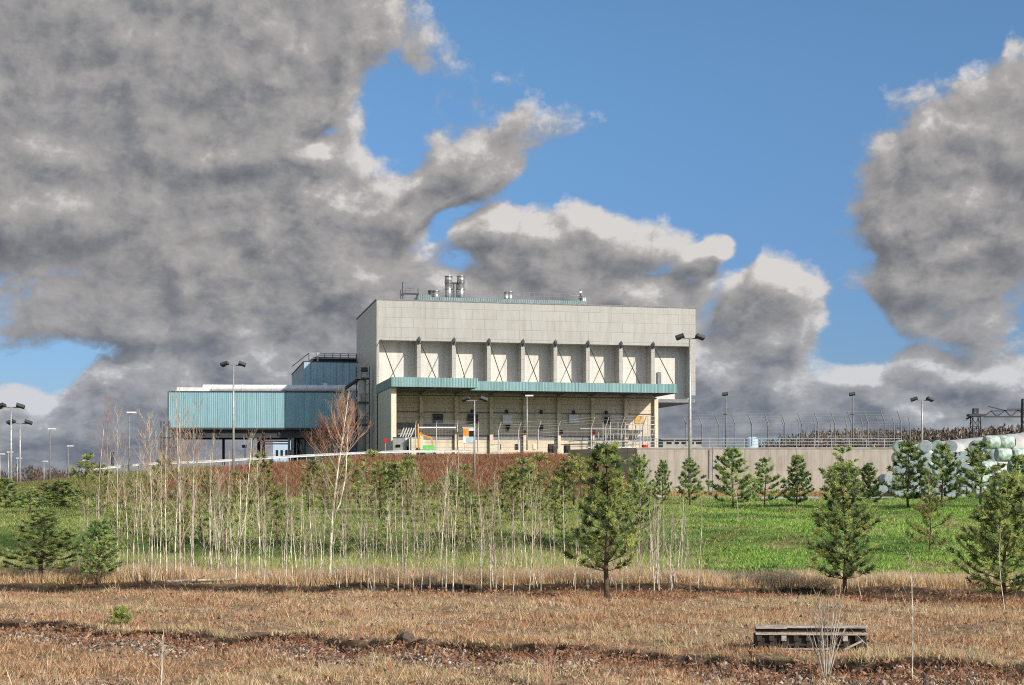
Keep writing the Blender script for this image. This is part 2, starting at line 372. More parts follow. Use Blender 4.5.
M_g = [leafm('grass_a', (.30,.50,.10)), leafm('grass_b', (.52,.66,.17)), leafm('grass_c', (.08,.17,.04)), leafm('grass_d', (.56,.50,.24)), leafm('grass_e', (.34,.38,.13))]
M_b = [leafm('bramble_a', (.46,.28,.16)), leafm('bramble_b', (.28,.13,.08)), leafm('bramble_c', (.60,.36,.18)), leafm('bramble_d', (.22,.24,.09)), leafm('bramble_e', (.34,.40,.13))]
M_l = [leafm('leaf_litter_a', (.42,.22,.12)), leafm('leaf_litter_b', (.26,.13,.08)), leafm('leaf_litter_c', (.56,.36,.21))]
M_st = [mat('stone_pale', (.50,.43,.36), .85, .3, 8, .3, coord='World'), mat('stone_brown', (.27,.18,.12), .85, .3, 8, .3, coord='World'), mat('stone_dark', (.12,.095,.075), .9, .3, 8, .3, coord='World')]

# ------------------------------------------------------------------ ground sheet
def grid_mesh():
    xs = np.unique(np.concatenate([np.linspace(-1600,-200,15), np.arange(-200,-62,6), np.arange(-62,62.01,.5), np.arange(66,300,6), np.linspace(300,1600,14)]))
    ys = np.unique(np.concatenate([np.arange(-60,20,4), np.arange(20,40,.12), np.arange(40,56,.3), np.arange(56,116,1.2), np.arange(116,152,1.0), np.arange(152,300,6), np.arange(300,900,20), np.linspace(900,6000,20)]))
    X, Y = np.meshgrid(xs, ys); Z = H(X, Y)
    nx, ny = len(xs), len(ys)
    V = np.stack([X, Y, Z], -1).reshape(-1, 3)
    i = np.arange(nx-1)[None, :] + nx*np.arange(ny-1)[:, None]; i = i.ravel()
    Fa = np.stack([i, i+1, i+1+nx, i+nx], 1)
    me = np_mesh('ground', V, Fa, np.zeros(len(Fa)), [], True)
    x, y = V[:,0], V[:,1]
    n = (np.sin(x*1.3+y*.7)+np.sin(x*.6-y*1.9+2)+np.sin(x*2.7+y*2.2))/3
    def c(*a): return np.array(a)[None,:]
    def mix(A, B, f): return A*(1-f[:,None])+B*f[:,None]
    col = np.repeat(c(.36,.245,.165), len(V), 0)
    col = mix(col, c(.20,.19,.08), np.clip(n,0,1)*.6)
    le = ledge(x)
    col = mix(col, c(.035,.026,.02), sm(-.75,-.5,y-le)*(1-sm(.02,.25,y-le)))  # shade under the overhanging grass, painted dark along the ledge face
    col = mix(col, c(.22,.165,.12), sm(-2.6,-1.9,y-le)*(1-sm(-.9,-.5,y-le)))
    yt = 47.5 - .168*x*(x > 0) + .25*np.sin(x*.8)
    col = mix(col, c(.03,.022,.017), np.exp(-((y-yt-.1)/.55)**2))  # shade at the base of the grass clumps, painted as a dark band
    col = mix(col, c(.27,.15,.09), np.exp(-((y-yt+2.6)/1.3)**2)*sm(-4,6,x)*.9)
    gr = sm(49.5,53.5,y + 1.6*n+.9*np.sin(x*.37))
    col = mix(col, c(.15,.27,.05), gr)
    pt = (np.sin(x*.31+y*.17)+np.sin(x*.23-y*.41+1)+np.sin(x*.9+y*.33)+np.sin(x*1.7-y*.6))/4
    col = mix(col, c(.26,.22,.10), gr*np.clip(pt*1.4-.25,0,.8))
    lf = (1-sm(2,9,x-.16*(y-50)))*gr; col = mix(col, c(.17,.19,.07), .6*lf); col = mix(col, c(.05,.07,.03), .8*lf*np.exp(-((y-65.5-.6*np.sin(x*.4))/1.6)**2))  # olive tint on the left, plus a painted shadow band at the terrace edge
    zc = np.interp(x, ZX, ZZ)
    col = mix(col, c(.24,.145,.085), sm(116,121,y+2*n)*(1-sm(150,152,y))*(zc>1.85)*sm(-70,-50,x))
    col = mix(col, c(.16,.10,.06), sm(134,137,y+n)*(x>9))
    col = mix(col, c(.13,.12,.09), sm(166,200,y))
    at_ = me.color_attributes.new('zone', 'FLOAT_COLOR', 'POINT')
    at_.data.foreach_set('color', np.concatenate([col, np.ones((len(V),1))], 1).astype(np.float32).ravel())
    M = bpy.data.materials.new('ground_soil'); M.use_nodes = True; t = M.node_tree; b = t.nodes['Principled BSDF']; b.inputs['Roughness'].default_value = .95
    b.inputs['Specular IOR Level'].default_value = .1
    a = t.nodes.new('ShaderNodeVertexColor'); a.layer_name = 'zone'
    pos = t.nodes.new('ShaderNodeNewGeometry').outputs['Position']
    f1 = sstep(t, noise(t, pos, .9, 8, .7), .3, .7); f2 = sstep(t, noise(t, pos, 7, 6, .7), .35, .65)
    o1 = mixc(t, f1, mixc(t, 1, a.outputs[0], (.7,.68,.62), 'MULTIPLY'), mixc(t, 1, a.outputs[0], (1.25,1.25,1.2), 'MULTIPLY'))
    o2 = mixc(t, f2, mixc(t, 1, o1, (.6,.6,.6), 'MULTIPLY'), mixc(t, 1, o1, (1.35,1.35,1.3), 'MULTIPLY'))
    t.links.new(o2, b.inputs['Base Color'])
    bn = t.nodes.new('ShaderNodeBump'); bn.inputs['Strength'].default_value = .8; bn.inputs['Distance'].default_value = .08
    t.links.new(noise(t, pos, 5, 8, .7), bn.inputs['Height']); t.links.new(bn.outputs[0], b.inputs['Normal'])
    me.materials.append(M)
    o = bpy.data.objects.new('ground', me); C.objects.link(o); o['kind'] = 'structure'
grid_mesh()

# yard behind the retaining wall, road on the terrace
YZ = 6.55
y_ = MB(); pts = [(14.9,165.6),(45.5,165.6),(45.5,290),(-16,290),(-16,172),(8.3,176.0)]
y_.add([(p[0],p[1],0) for p in pts]+[(p[0],p[1],YZ) for p in pts], [(6,7,8,9,10,11)]+[((i+1)%6,i,i+6,(i+1)%6+6)[::-1] for i in range(6)])
o = y_.build('yard', M_yard); o['kind'] = 'structure'
rd = MB()
for i in range(24):
    x0, x1 = 12.5+i*2.4, 12.5+(i+1)*2.4
    rd.add([(x0,121,h(x0,121)+.06),(x1,121,h(x1,121)+.06),(x1,133,h(x1,133)+.06),(x0,133,h(x0,133)+.06)], [(0,1,2,3)])
o = rd.build('road', M_gravel); o['kind'] = 'structure'

# ------------------------------------------------------------------ main building
TH = R(12.5); cth, sth = math.cos(TH), math.sin(TH); BX, BY = -16.9, 178.0
def U(px, v=0.0):
    k = (px-512)/F; return (k*(BY+v*cth)-BX+v*sth)/(cth-k*sth)
def Zb(py, u, v=0.0): return EYE+(HZ-py)/F*(BY+u*sth+v*cth)
Wd, Dp, DR = U(695.5), 22.8, 2.2
B = thing('plant_building', 'large pale windowless plant hall with overhanging top, fin bays and teal canopy', 'building', (BX,BY,0), TH)
ZT, ZB_, ZM = 25.9, 20.9, 13.95
up = MB()
up.box(0, Wd, .0, Dp, ZB_, ZT)                       # top band
o = up.build('upper_wall', M_white, B)
sd = MB(); sd.box(-.06, 0, 0.05, Dp+.02, 6.0, ZT-.05); sd.build('side_wall', M_side, B)
tr = MB(); tr.box(-.12, Wd+.06, -.06, .10, ZT+.003, ZT+.16); tr.box(-.12, .08, .10, Dp, ZT+.003, ZT+.16); tr.box(Wd-.1, Wd+.06, .10, Dp, ZT+.003, ZT+.16)
tr.build('parapet_trim', M_gsteel, B)
ml = MB()
ml.box(0, Wd, DR, Dp-.01, ZM, ZB_)
ml.build('recessed_wall', M_recess, B)
fins_px = [419,454,489,523,555.5,588,621,653]
fins = [U(p, 0) for p in fins_px]
for u in [0.14]+fins+[Wd-.35]:
    w = .24 if u not in (0.14, fins[0]*0+Wd-.35) else (.14 if u < 1 else .35)
    zb = 14.95 if u < Wd-1 else 14.45
    f_ = MB(); f_.box(u-w, u+w, 0.004, DR, zb if u > Wd-1 else ZM, ZB_-.003); f_.build('fin', M_white, B)
    if u in fins:
        g_ = MB(); g_.box(u-.16, u+.16, -.28, -.003, ZB_-.35, ZB_+.30); g_.add([(u-.1,-.25,ZB_+.3),(u+.1,-.25,ZB_+.3),(u,-.1,ZB_+.62)], [(0,1,2)]); g_.build('bracket', M_dsteel, B)
# small access hatch with dark frame in the last bay
hb = MB(); hb.box(U(657,DR), U(660.5,DR), DR-.25, DR-.003, 15.4, 17.6); hb.build('service_duct', M_gsteel, B)
# canopy, deep on the left, shallower on the right
CL, CR_, VL = 14.4, 9.5, -.95
uL = U(478, -CL); uR = U(677, -CR_)
cz0, cz1 = 14.15, 15.25
c1 = MB(); c1.box(-.1, uL, -CL, -CL+.15, cz0, cz1); c1.box(-.1, .05, -CL+.15, 0, cz0, cz1); c1.box(uL-.15, uL, -CL+.15, -CR_, cz0, cz1)
c1.box(uL, uR, -CR_, -CR_+.15, cz0+.0, cz1); c1.box(uR-.15, uR, -CR_+.15, 0, cz0, cz1)
c1.build('canopy_fascia', M_tealf, B)
c2 = MB(); c2.box(.05, uL-.15, -CL+.15, VL-.004, cz0+.35, cz1-.08); c2.box(uL-.14, uR-.15, -CR_+.15, VL-.004, cz0+.35, cz1-.08)
for u in fins:
    v0 = -CL+.2 if u < uL-.3 else -CR_+.2
    c2.box(u-.1, u+.1, v0, VL-.01, cz0-.02, cz0+.35)
for v in (-3,-6,-9): c2.box(.1, uR-.3, v-.08, v+.08, cz0+.05, cz0+.34)
c2.build('canopy_deck', M_gsteel, B)
for u in [0.5]+fins:
    v1 = -CL+1.2 if u < uL-.3 else -CR_+1.2
    t_ = MB(); t_.tube([(u, -.14, ZB_+.05), (u, v1, cz1-.05)], .06, 6); t_.build('tie_rod', M_dsteel, B)
# lower wall
uE = U(658, -1.4)
lw = MB(); lw.box(.12, uE-.02, VL, DR-.01, 6.0, 15.1); lw.box(.12, uE-.02, DR, Dp-.02, 6.0, ZM-.004); lw.build('lower_wall', M_beige, B)
so_ = MB(); so_.box(uE-.6, Wd-.02, .02, Dp-.03, ZM-.45, ZM-.008); so_.build('soffit', M_gsteel, B)
sw = MB(); sw.box(0, .10, -13.2, VL-.004, 6.0, cz0-.03); sw.build('wing_wall', M_side, B)
sw = MB(); sw.box(.104, .62, -13.2, -12.9, 6.0, cz0-.03); sw.build('wing_wall_end', M_cream, B)
for p in (421.5,456.5,491.5,525,559,593,626):
    u = U(p, -1.4); q = MB(); q.box(u-.22, u+.22, -1.45, VL-.003, 6.2, ZM-.01); q.build('pillar', M_pillar, B)
q = MB(); q.box(uE-.5, uE, -1.5, VL-.003, 6.2, ZM-.01); q.build('pillar', M_cream, B)
def wz(py): return Zb(py, 20, -1.2)
pp = MB(); pp.tube([(1,-1.6,wz(397)),(uE-.2,-1.6,wz(397))], .07, 6); pp.build('wall_pipe', M_gsteel, B)
pp = MB(); pp.tube([(1,-1.05,wz(413)),(uE-.6,-1.05,wz(413))], .05, 6); pp.build('wall_pipe', M_gsteel, B)
pp = MB(); pp.box(.7, uE-.6, VL-.06, VL-.002, wz(440), wz(435.5)); pp.build('dark_band', M_gsteel, B)
pp = MB(); pp.box(.7, U(456), VL-.12, VL-.004, wz(430), wz(424)); pp.build('dark_band', M_gsteel, B)
def wallbox(name, p0, p1, y0, y1, m_, d=.1):
    w = MB(); w.box(U(p0,VL), U(p1,VL), VL-d, VL-.005, wz(y1), wz(y0)); return w.build(name, m_, B)
def louvre(p0, p1, y0, y1):
    o = wallbox('louvre', p0, p1, y0, y1, M_dark, .06)
    w = MB(); a, b = U(p0,VL), U(p1,VL); z0, z1 = wz(y1), wz(y0)
    w.box(a-.06,a,VL-.16,VL-.07,z0,z1); w.box(b,b+.06,VL-.16,VL-.07,z0,z1); w.box(a,b,VL-.16,VL-.07,z1,z1+.06); w.box(a,b,VL-.16,VL-.07,z0-.06,z0)
    for i in range(1,7):
        z = z0+(z1-z0)*i/7; w.box(a,b,VL-.13,VL-.075,z-.02,z+.02)
    w.build('louvre_frame', M_gsteel, o)
louvre(433,442.5,415,424); louvre(467.5,477.5,415,424)
for p in (472,506.5,541,573.5,606): wallbox('wall_lamp', p-1.1, p+1.1, 410, 413.6, M_dark, .3)
wallbox('wall_cabinet', 502, 511.5, 415.5, 424, M_whitep, .5)
wallbox('wall_cabinet', 568.5, 577.5, 414.5, 423, M_whitep, .5)
hp = MB(); a, b = U(505,VL), U(510,VL); zz = wz(424.3)
hp.add([(a,VL-.5,zz),(b,VL-.5,zz),(b,VL-.01,zz),(a,VL-.01,zz),((a+b)/2-.08,VL-.3,zz-.9),((a+b)/2+.08,VL-.3,zz-.9),((a+b)/2+.08,VL-.1,zz-.9),((a+b)/2-.08,VL-.1,zz-.9)],
       [(0,1,5,4),(1,2,6,5),(2,3,7,6),(3,0,4,7),(7,6,5,4)]); hp.build('hopper', M_dark, B)
hp = MB(); hp.box(U(539.5,VL),U(542.5,VL),VL-.4,VL-.01,wz(430),wz(425)); hp.build('hopper', M_dark, B)
wallbox('door', 602.5, 611, 414.5, 423.5, M_gsteel, .06); wallbox('door_panel', 604, 609.5, 416, 423, M_wooddark, .1)
wallbox('door', 634.5, 643.5, 414.8, 422.5, M_yellowd, .08)
for p, m_ in ((499.5, M_dark),(534.5, M_pillar),(551, M_wooddark),(567, M_wooddark),(516.5, M_dark)): wallbox('hatch', p-1.4, p+1.4, 444, 449.5, m_, .12)
for p, m_ in ((524.5, M_red),(593, M_red),(560.5, M_wooddark)): wallbox('pipe_outlet', p-1, p+1, 430, 434, m_, .8)
# roof equipment
rb = MB(); rb.box(U(417,4), U(587,4), 4, 18, ZT-.1, Zb(296.8, 18, 4)-.3); rb.box(U(417,3.4), U(431,3.4), 3.3, 3.99, ZT-.1, Zb(295.5,8,4)); rb.build('roof_monitor', M_strip, B)
zr = Zb(296.8, 18, 4)-.3
for p in (448.5, 460.8):
    u = U(p, 7); f_ = MB(); z1 = Zb(276.2, u, 7)
    f_.tube([(u,7,zr-.5),(u,7,z1-.9)], .47, 16, True); f_.tube([(u,7,z1-.9),(u,7,z1-.02)], .50, 16, True)
    for zz in (z1-1.7, z1-.85, z1-.03): f_.tube([(u,7,zz-.05),(u,7,zz+.05)], .545, 16, True)
    f_.build('flue', M_chim, B, True)
f_ = MB(); f_.bar((U(450.5,7),7,Zb(283,10,7)), (U(459,7),7,Zb(283,10,7)), .25, .22); f_.bar((U(453.5,7),7,Zb(284,10,7)), (U(453.5,7),7,zr), .2); f_.bar((U(456.5,7),7,Zb(284,10,7)), (U(456.5,7),7,zr), .12); f_.build('flue_brace', M_dsteel, B)
for p, w in ((431,.35),(435.8,.42),(506.2,.3),(510,.33)):
    u = U(p, 6); f_ = MB(); z1 = Zb(290.6 if p < 500 else 291.8, u, 6); f_.tube([(u,6,zr-.5),(u,6,z1)], w, 12); f_.tube([(u,6,z1-.12),(u,6,z1)], w+.05, 12)
    f_.build('roof_vent', M_dsteel if p in (431,) else M_chim, B, True)
rl = MB(); a, b = U(432,4), U(585,4)
for i in range(31):
    u = a+(b-a)*i/30; rl.bar((u,4.2,zr),(u,4.2,zr+.95),.035)
for z in (.5,.95): rl.bar((a,4.2,zr+z),(b,4.2,zr+z),.035)
rl.build('roof_railing', M_gsteel, B)
am = MB(); u = U(402.5,3); am.bar((u,3,ZT),(u,3,Zb(282,u,3)),.12); am.bar((u-.25,3,ZT),(u-.25,3,Zb(290,u,3)),.1)
am.bar((u,3,Zb(293.5,u,3)),(U(419,3),3,Zb(293.5,u,3)),.22); am.bar((U(418,3),3,ZT),(U(418,3),3,Zb(288,u,3)),.1)
for p in (406,410,414): am.bar((U(p,3),3,Zb(293.5,u,3)),(U(p,3),3,Zb(288,u,3)),.04)
for yy in (288,290.5): am.bar((U(404,3),3,Zb(yy,u,3)),(U(413,3),3,Zb(yy,u,3)),.04)
am.box(u-.14,u+.14,2.9,3.1,Zb(296,u,3),Zb(294,u,3)); am.build('roof_gantry', M_dsteel, B)
an = MB(); u = U(580.5,4.5); an.bar((u,4.5,zr),(u,4.5,Zb(289,u,4)),.12,mi=0); an.box(u-.2,u+.2,4.3,4.7,zr+.3,zr+.7,0); an.box(u-.15,u+.15,4.35,4.65,zr+1.1,zr+1.4,1); an.box(u+.25,u+.7,4.3,4.7,zr-.1,zr+.5,1); an.bar((u-1.4,4.5,zr+.8),(u,4.5,zr+.8),.04,mi=1)
an.build('roof_sensor_mast', [M_dsteel, M_whitep], B)
rl = MB(); a, b = U(378,.5), U(404,.5)
for i in range(7): rl.bar((a+(b-a)*i/6,.6,ZT),(a+(b-a)*i/6,.6,ZT+.5),.03)
rl.bar((a,.6,ZT+.5),(b,.6,ZT+.5),.03); rl.build('roof_railing', M_gsteel, B)

# loading platform with scaffold rails at the right end of the hall
sp = thing('scaffold_platform', 'steel access platform with rails below the ochre door, right end of the hall', 'platform', (BX,BY,0), TH)
s1 = MB(); a, b = U(603,-4), U(655,-4); z0 = YZ; zp = wz(424)
for i in range(8):
    u = a+(b-a)*i/7; s1.bar((u,-4,z0),(u,-4,zp+1.0),.07); s1.bar((u,-2,z0),(u,-2,zp),.07)
s1.build('upright', M_steel, sp)
s2 = MB()
for dz in (-1.3,.5,1.0): s2.bar((a,-4,zp+dz),(b,-4,zp+dz),.05)
for dz in (-2.2,-.65): s2.bar((a-3,-4.05,zp+dz),(b,-4.05,zp+dz),.09)
for i in range(0,7,2):
    u = a+(b-a)*i/7; u2 = a+(b-a)*(i+1)/7; s2.bar((u,-4,z0),(u2,-4,zp),.04)
s2.build('rail', M_steel, sp)
s3 = MB(); s3.box(U(625,-4),b,-4,-2,zp-.06,zp); s3.box(a-2,b,-4,-3.2,YZ+.9,YZ+1.0); s3.build('deck', M_whitep, sp)

# process tower on the left flank
pt = thing('process_tower', 'slim grey process column with dark platforms against the left flank of the hall', 'tower', (0,0,0))
q = MB(); X0, Y0 = at(362,400,181)[0], 181; q.tube([(X0,Y0,5.5),(X0,Y0,at(0,380,181)[2])], .55, 14); q.build('column', M_conc2, pt, True)
for yy in (378.5,402.5,425):
    z = at(0,yy,181)[2]; q = MB(); q.box(X0-.8,X0+.85,Y0-.8,Y0+.8,z-.1,z+.08)
    for a_, b_ in ((-.78,-.78),(.83,-.78),(.83,.78),(-.78,.78),(0,-.78)): q.bar((X0+a_,Y0+b_,z),(X0+a_,Y0+b_,z+1.05),.05)
    for zz in (.55,1.05): q.bar((X0-.78,Y0-.78,z+zz),(X0+.83,Y0-.78,z+zz),.04); q.bar((X0-.78,Y0-.78,z+zz),(X0-.78,Y0+.78,z+zz),.04)
    q.build('platform', M_dsteel, pt)
q = MB()
for a_ in (-.8,.85): q.bar((X0+a_,Y0+.8,5.5),(X0+a_,Y0+.8,at(0,366,181)[2]),.1)
for i in range(9):
    z = 7+i*1.25; q.bar((X0-.8,Y0+.8,z),(X0+.85,Y0+.8,z+1.25),.05)
q.box(X0-.1,X0+.7,Y0-.3,Y0+.4,at(0,372,181)[2],at(0,367.5,181)[2]); q.bar(at(345,388.5,184),at(358,379.5,181),.35,.3); q.build('frame', M_dsteel, pt)

# ------------------------------------------------------------------ teal hall on stilts
TR = R(3); TD = 191.0
tx0 = (168.5-512)/F*TD; T = thing('teal_hall', 'long teal ribbed hall raised on dark stilts left of the pale plant hall', 'building', (tx0,TD,0), TR)
tw = ((337-512)/F*TD-tx0)/math.cos(TR)+.5
def TZ(py): return EYE+(HZ-py)/F*TD
q = MB(); q.box(0,tw,0,14,TZ(427.5),TZ(392)); q.build('wall', M_teal, T)
q = MB(); q.box(-.08,tw+.05,-.08,14.1,TZ(392)+.003,TZ(391)); q.box(-.10,tw+.05,-.1,14.1,TZ(429)-.05,TZ(427.5)-.003); q.box(-.1,-.003,-.1,14,TZ(427.5),TZ(392)); q.build('edge_trim', M_dsteel, T)
q = MB()
for v in (.8,5,10): q.box(.3,tw,v-.2,v+.2,TZ(437.5),TZ(429)-.06)
for i in range(12): q.box(.6+i*2,.8+i*2,.4,13.5,TZ(435),TZ(430.5))
q.build('floor_beams', M_dsteel, T)
def tu(px): return ((px-512)/F*TD-tx0)
for p, w in ((212.5,.33),(249,.5),(254,.4),(287.5,.3),(291,.42)):
    for v in (.9, 9.5):
        c_ = MB(); u = tu(p); x = tx0+u; c_.box(u-w/2,u+w/2,v-w/2,v+w/2,h(x,TD+v)-.5,TZ(436)); c_.build('stilt', M_gsteel if v < 2 else M_dsteel, T)
for (p0,y0),(p1,y1) in (((294,437),(301,457)),((298,437),(303,455)),((258,441),(288,441)),((258,443.5),(288,443.5)),((170,438),(176,430))):
    c_ = MB(); c_.bar((tu(p0),1.2,TZ(y0)),(tu(p1),1.2,TZ(y1)),.16); c_.build('brace', M_dsteel, T)
q = MB(); q.box(tu(303.5),tw,2.5,13,5,TZ(437.5)-.004); q.build('core_wall', M_conc2, T)
q = MB(); a, b = tu(176), tw+3; q.tube([(a+3.4,1.2,TZ(387.5)),(b,1.2,TZ(387.5))], .50, 14); q.box(a,a+4.3,.6,1.8,TZ(391)+.01,TZ(387))
for i in range(6): u = a+4.6+i*4; q.tube([(u,1.2,TZ(387.5)),(u+.15,1.2,TZ(387.5))], .54, 14)
q.box(tu(321),tu(325),1.9,2.5,TZ(391),TZ(381.5)); q.build('roof_duct', M_duct, T, False)

sta = thing('stair_tower', 'dark open steel stair tower at the left end of the teal hall', 'stair tower', (0,0,0))
q = MB(); xa, ya = at(161,0,190)[0], 190; xb = at(169,0,190)[0]; zt = at(0,421,190)[2]
for x in (xa,xb):
    for y in (190,191.6): q.bar((x,y,h(x,y)),(x,y,zt),.12)
q.bar((at(174,0,190)[0],190,h(-47,190)),(at(174,0,190)[0],190,TZ(437)),.12); q.build('frame', M_dsteel, sta)
q = MB()
for i in range(4):
    z = h(xa,190)+1.1+i*1.25; q = MB(); q.box(xa,xb,190.02,191.6,z-.05,z); q.build('tread', M_dsteel, sta)
for yy in (437.3,446.8): z = at(0,yy,190)[2]; q = MB(); q.box(xa-.1,at(175,0,190)[0],189.95,191.7,z-.1,z+.03); q.build('landing', M_dsteel, sta)
q = MB()
for yy0,yy1 in ((421,431),(431,441),(447,456)):
    q.bar((xa,189.98,at(0,yy0,190)[2]),(xb,189.98,at(0,yy1,190)[2]),.06); q.bar((xb,189.98,at(0,yy0,190)[2]),(xa,189.98,at(0,yy1,190)[2]),.06)
for yy in (421,424,432,434.5,443): q.bar((xa,189.97,at(0,yy,190)[2]),(at(174,0,190)[0] if yy>430 else xb,189.97,at(0,yy,190)[2]),.05)
q.build('rail', M_gsteel, sta)

# blue roof house behind
bx0, bd = (304-512)/F*197, 197
U2 = thing('blue_upper_hall', 'blue ribbed upper building with dark louvred roof screen behind the teal hall', 'building', (bx0,bd,0), TH)
def BZ(py): return EYE+(HZ-py)/F*bd
q = MB(); q.box(0,13,0,26,5,BZ(361.8)); q.build('wall', M_blue, U2)
q = MB(); q.box(-.08,13,-.08,26,BZ(361.8)+.003,BZ(361)); q.build('roof_edge', M_dsteel, U2)
q = MB(); q.box(1.4,13,2,18,BZ(361),BZ(355.5))
for i in range(12): q.bar((.8+i*1.1,1.5,BZ(361)),(.8+i*1.1,1.5,BZ(352)),.1)
q.build('roof_screen', M_dark, U2)
q = MB()
for yy in (352,354,357): q.bar((.8,1.4,BZ(yy)),(13,1.4,BZ(yy)),.09)
q.bar((.8,1.4,BZ(352)),(-1,10,BZ(361)),.09); q.bar((2.0,1.4,BZ(361)),(2.0,1.4,BZ(351)),.2); q.build('screen_rail', M_steel, U2)

# ------------------------------------------------------------------ retaining walls and railings
rw = thing('retaining_wall', 'long pale concrete retaining wall behind the row of pines', 'wall', (0,0,0))
zt = 7.12
q = MB(); q.box(14.5,45.6,165,165.6,1.2,zt-.12); q.build('wall_face', M_conc, rw)
q = MB(); q.box(14.42,45.7,164.9,165.7,zt-.117,zt+.03); q.build('coping', M_conc2, rw)
q = MB(); xw, yw = 6.9, 177
q.add([(14.5,165,1),(14.5,165.6,1),(xw+.4,yw,1),(xw,yw-.5,1),(14.5,165,zt),(14.5,165.6,zt),(xw+.4,yw,zt),(xw,yw-.5,zt)], [(0,3,7,4),(1,0,4,5),(2,1,5,6),(3,2,6,7),(4,7,6,5),(0,1,2,3)])
q.build('return_wall', M_conc, rw)
q = MB(); x = (898.5-512)/F*165; q.tube([(x,164.8,zt-.5),(x,164.8,1.8)], .07, 6); q.tube([((712.5-512)/F*164.6,164.6,zt),((712.5-512)/F*164.6,164.6,1.8)], .07, 6); q.build('downpipe', M_gsteel, rw)
hr = thing('handrail', 'galvanised two-bar handrail along the top of the concrete retaining wall', 'railing', (0,0,0))
pts = [(xw+.2,yw-.25),(14.8,165.3),(45.3,165.3)]
def along(pts, step):
    out = []
    for (a, b) in zip(pts, pts[1:]):
        n = max(1, int(math.hypot(b[0]-a[0], b[1]-a[1])/step))
        out += [(a[0]+(b[0]-a[0])*i/n, a[1]+(b[1]-a[1])*i/n) for i in range(n)]
    return out+[pts[-1]]
for (x, y) in along(pts, 2.0):
    q = MB(); q.bar((x,y,zt),(x,y,zt+1.05),.07); q.build('post', M_steel, hr)
for z in (.35,.7,1.05):
    q = MB()
    for a, b in zip(pts, pts[1:]): q.bar((*a,zt+z),(*b,zt+z),.07 if z > 1 else .05)
    q.build('rail', M_steel, hr)
# crash barrier along the crest of the bank
gb = thing('crash_barrier', 'pale metal crash barrier running along the top of the brown bank on the left', 'barrier', (0,0,0))
bp = []
for px, py in ((92,469),(156,463.5),(210,461.5),(250,459),(300,456),(350,453.5),(400,451.5),(470,451)):
    bp.append(at(px, py, 151))
for i, (a, b) in enumerate(zip(bp, bp[1:])):
    q = MB(); q.bar((a[0],a[1],a[2]),(b[0],b[1],b[2]),.08,.24); q.bar((a[0],a[1]-.06,a[2]+.09),(b[0],b[1]-.06,b[2]+.09),.05,.07); q.build('beam', M_whitep, gb)
for i in range(40):
    t = i/39*(len(bp)-1); k = min(int(t), len(bp)-2); f_ = t-k
    p = Vector(bp[k]).lerp(Vector(bp[k+1]), f_); q = MB(); q.bar((p.x,p.y+.1,h(p.x,p.y)-.3),(p.x,p.y+.1,p.z+.1),.1); q.build('post', M_steel, gb)
# ------------------------------------------------------------------ fences with bent tops
def fence(label, specs, lean, mesh_rows, mt=None, g=None):
    mt = mt or M_steel
    t = thing('security_fence', label, 'fence', (0,0,0))
    tops = []
    for (px, yb, yk, ytop, d) in specs:
        x, y, z = at(px, yk, d); zb = at(px, yb, d)[2]; zt_ = at(px, ytop, d)[2]
        q = MB(); q.tube([(x,y,zb),(x,y,z),(x+lean*(zt_-z)*.38,y-.1,zt_)], [.075,.075,.055], 5); q.build('post', mt, t)
        tops.append((Vector((x,y,zb)), Vector((x,y,z)), Vector((x+lean*(zt_-z)*.38,y-.1,zt_))))
    q = MB()
    for a, b in zip(tops, tops[1:]):
        for k in range(mesh_rows): f_ = (k+1)/mesh_rows; q.bar(a[0].lerp(a[1],f_), b[0].lerp(b[1],f_), .012)
        for f_ in (.4,.7,1.0): q.bar(a[1].lerp(a[2],f_), b[1].lerp(b[2],f_), .013)
        n = 7
        for j in range(1,n): q.bar(a[0].lerp(b[0],j/n), a[1].lerp(b[1],j/n), .007)
    q.build('wire_mesh', M_steel, t)
fence('fence of white posts in front of the hall, left of the cabin on legs', [(415.5,452,425,421,162),(436.3,452,425,421,162),(457.3,452,425,421,163),(478,452,427,422,163)], .4, 6)
fence('fence of grey posts with bent tops in front of the right half of the hall', [(498.5,450,430,422,166),(518.5,450,430,422,167),(538,450,430,421,168),(558,449,428,421,169),(591,449,428,417,170),(605.5,448,427,417,170),(621.5,448,426,417,171),(643,448,426,416,172)], .9, 6)
fence('front security fence with tall bent posts on the retaining wall, right of the hall', [(686,446,424,416,190)]+[(702+16.6*i,446,425-.25*i,414.5-.3*i,190) for i in range(13)], -1.0, 5, M_gsteel)
fence('rear security fence with shorter bent posts seen behind the tall fence', [(752+15.8*i,446,427-.3*i,419-.3*i,228) for i in range(11)], -.8, 4, M_gsteel)

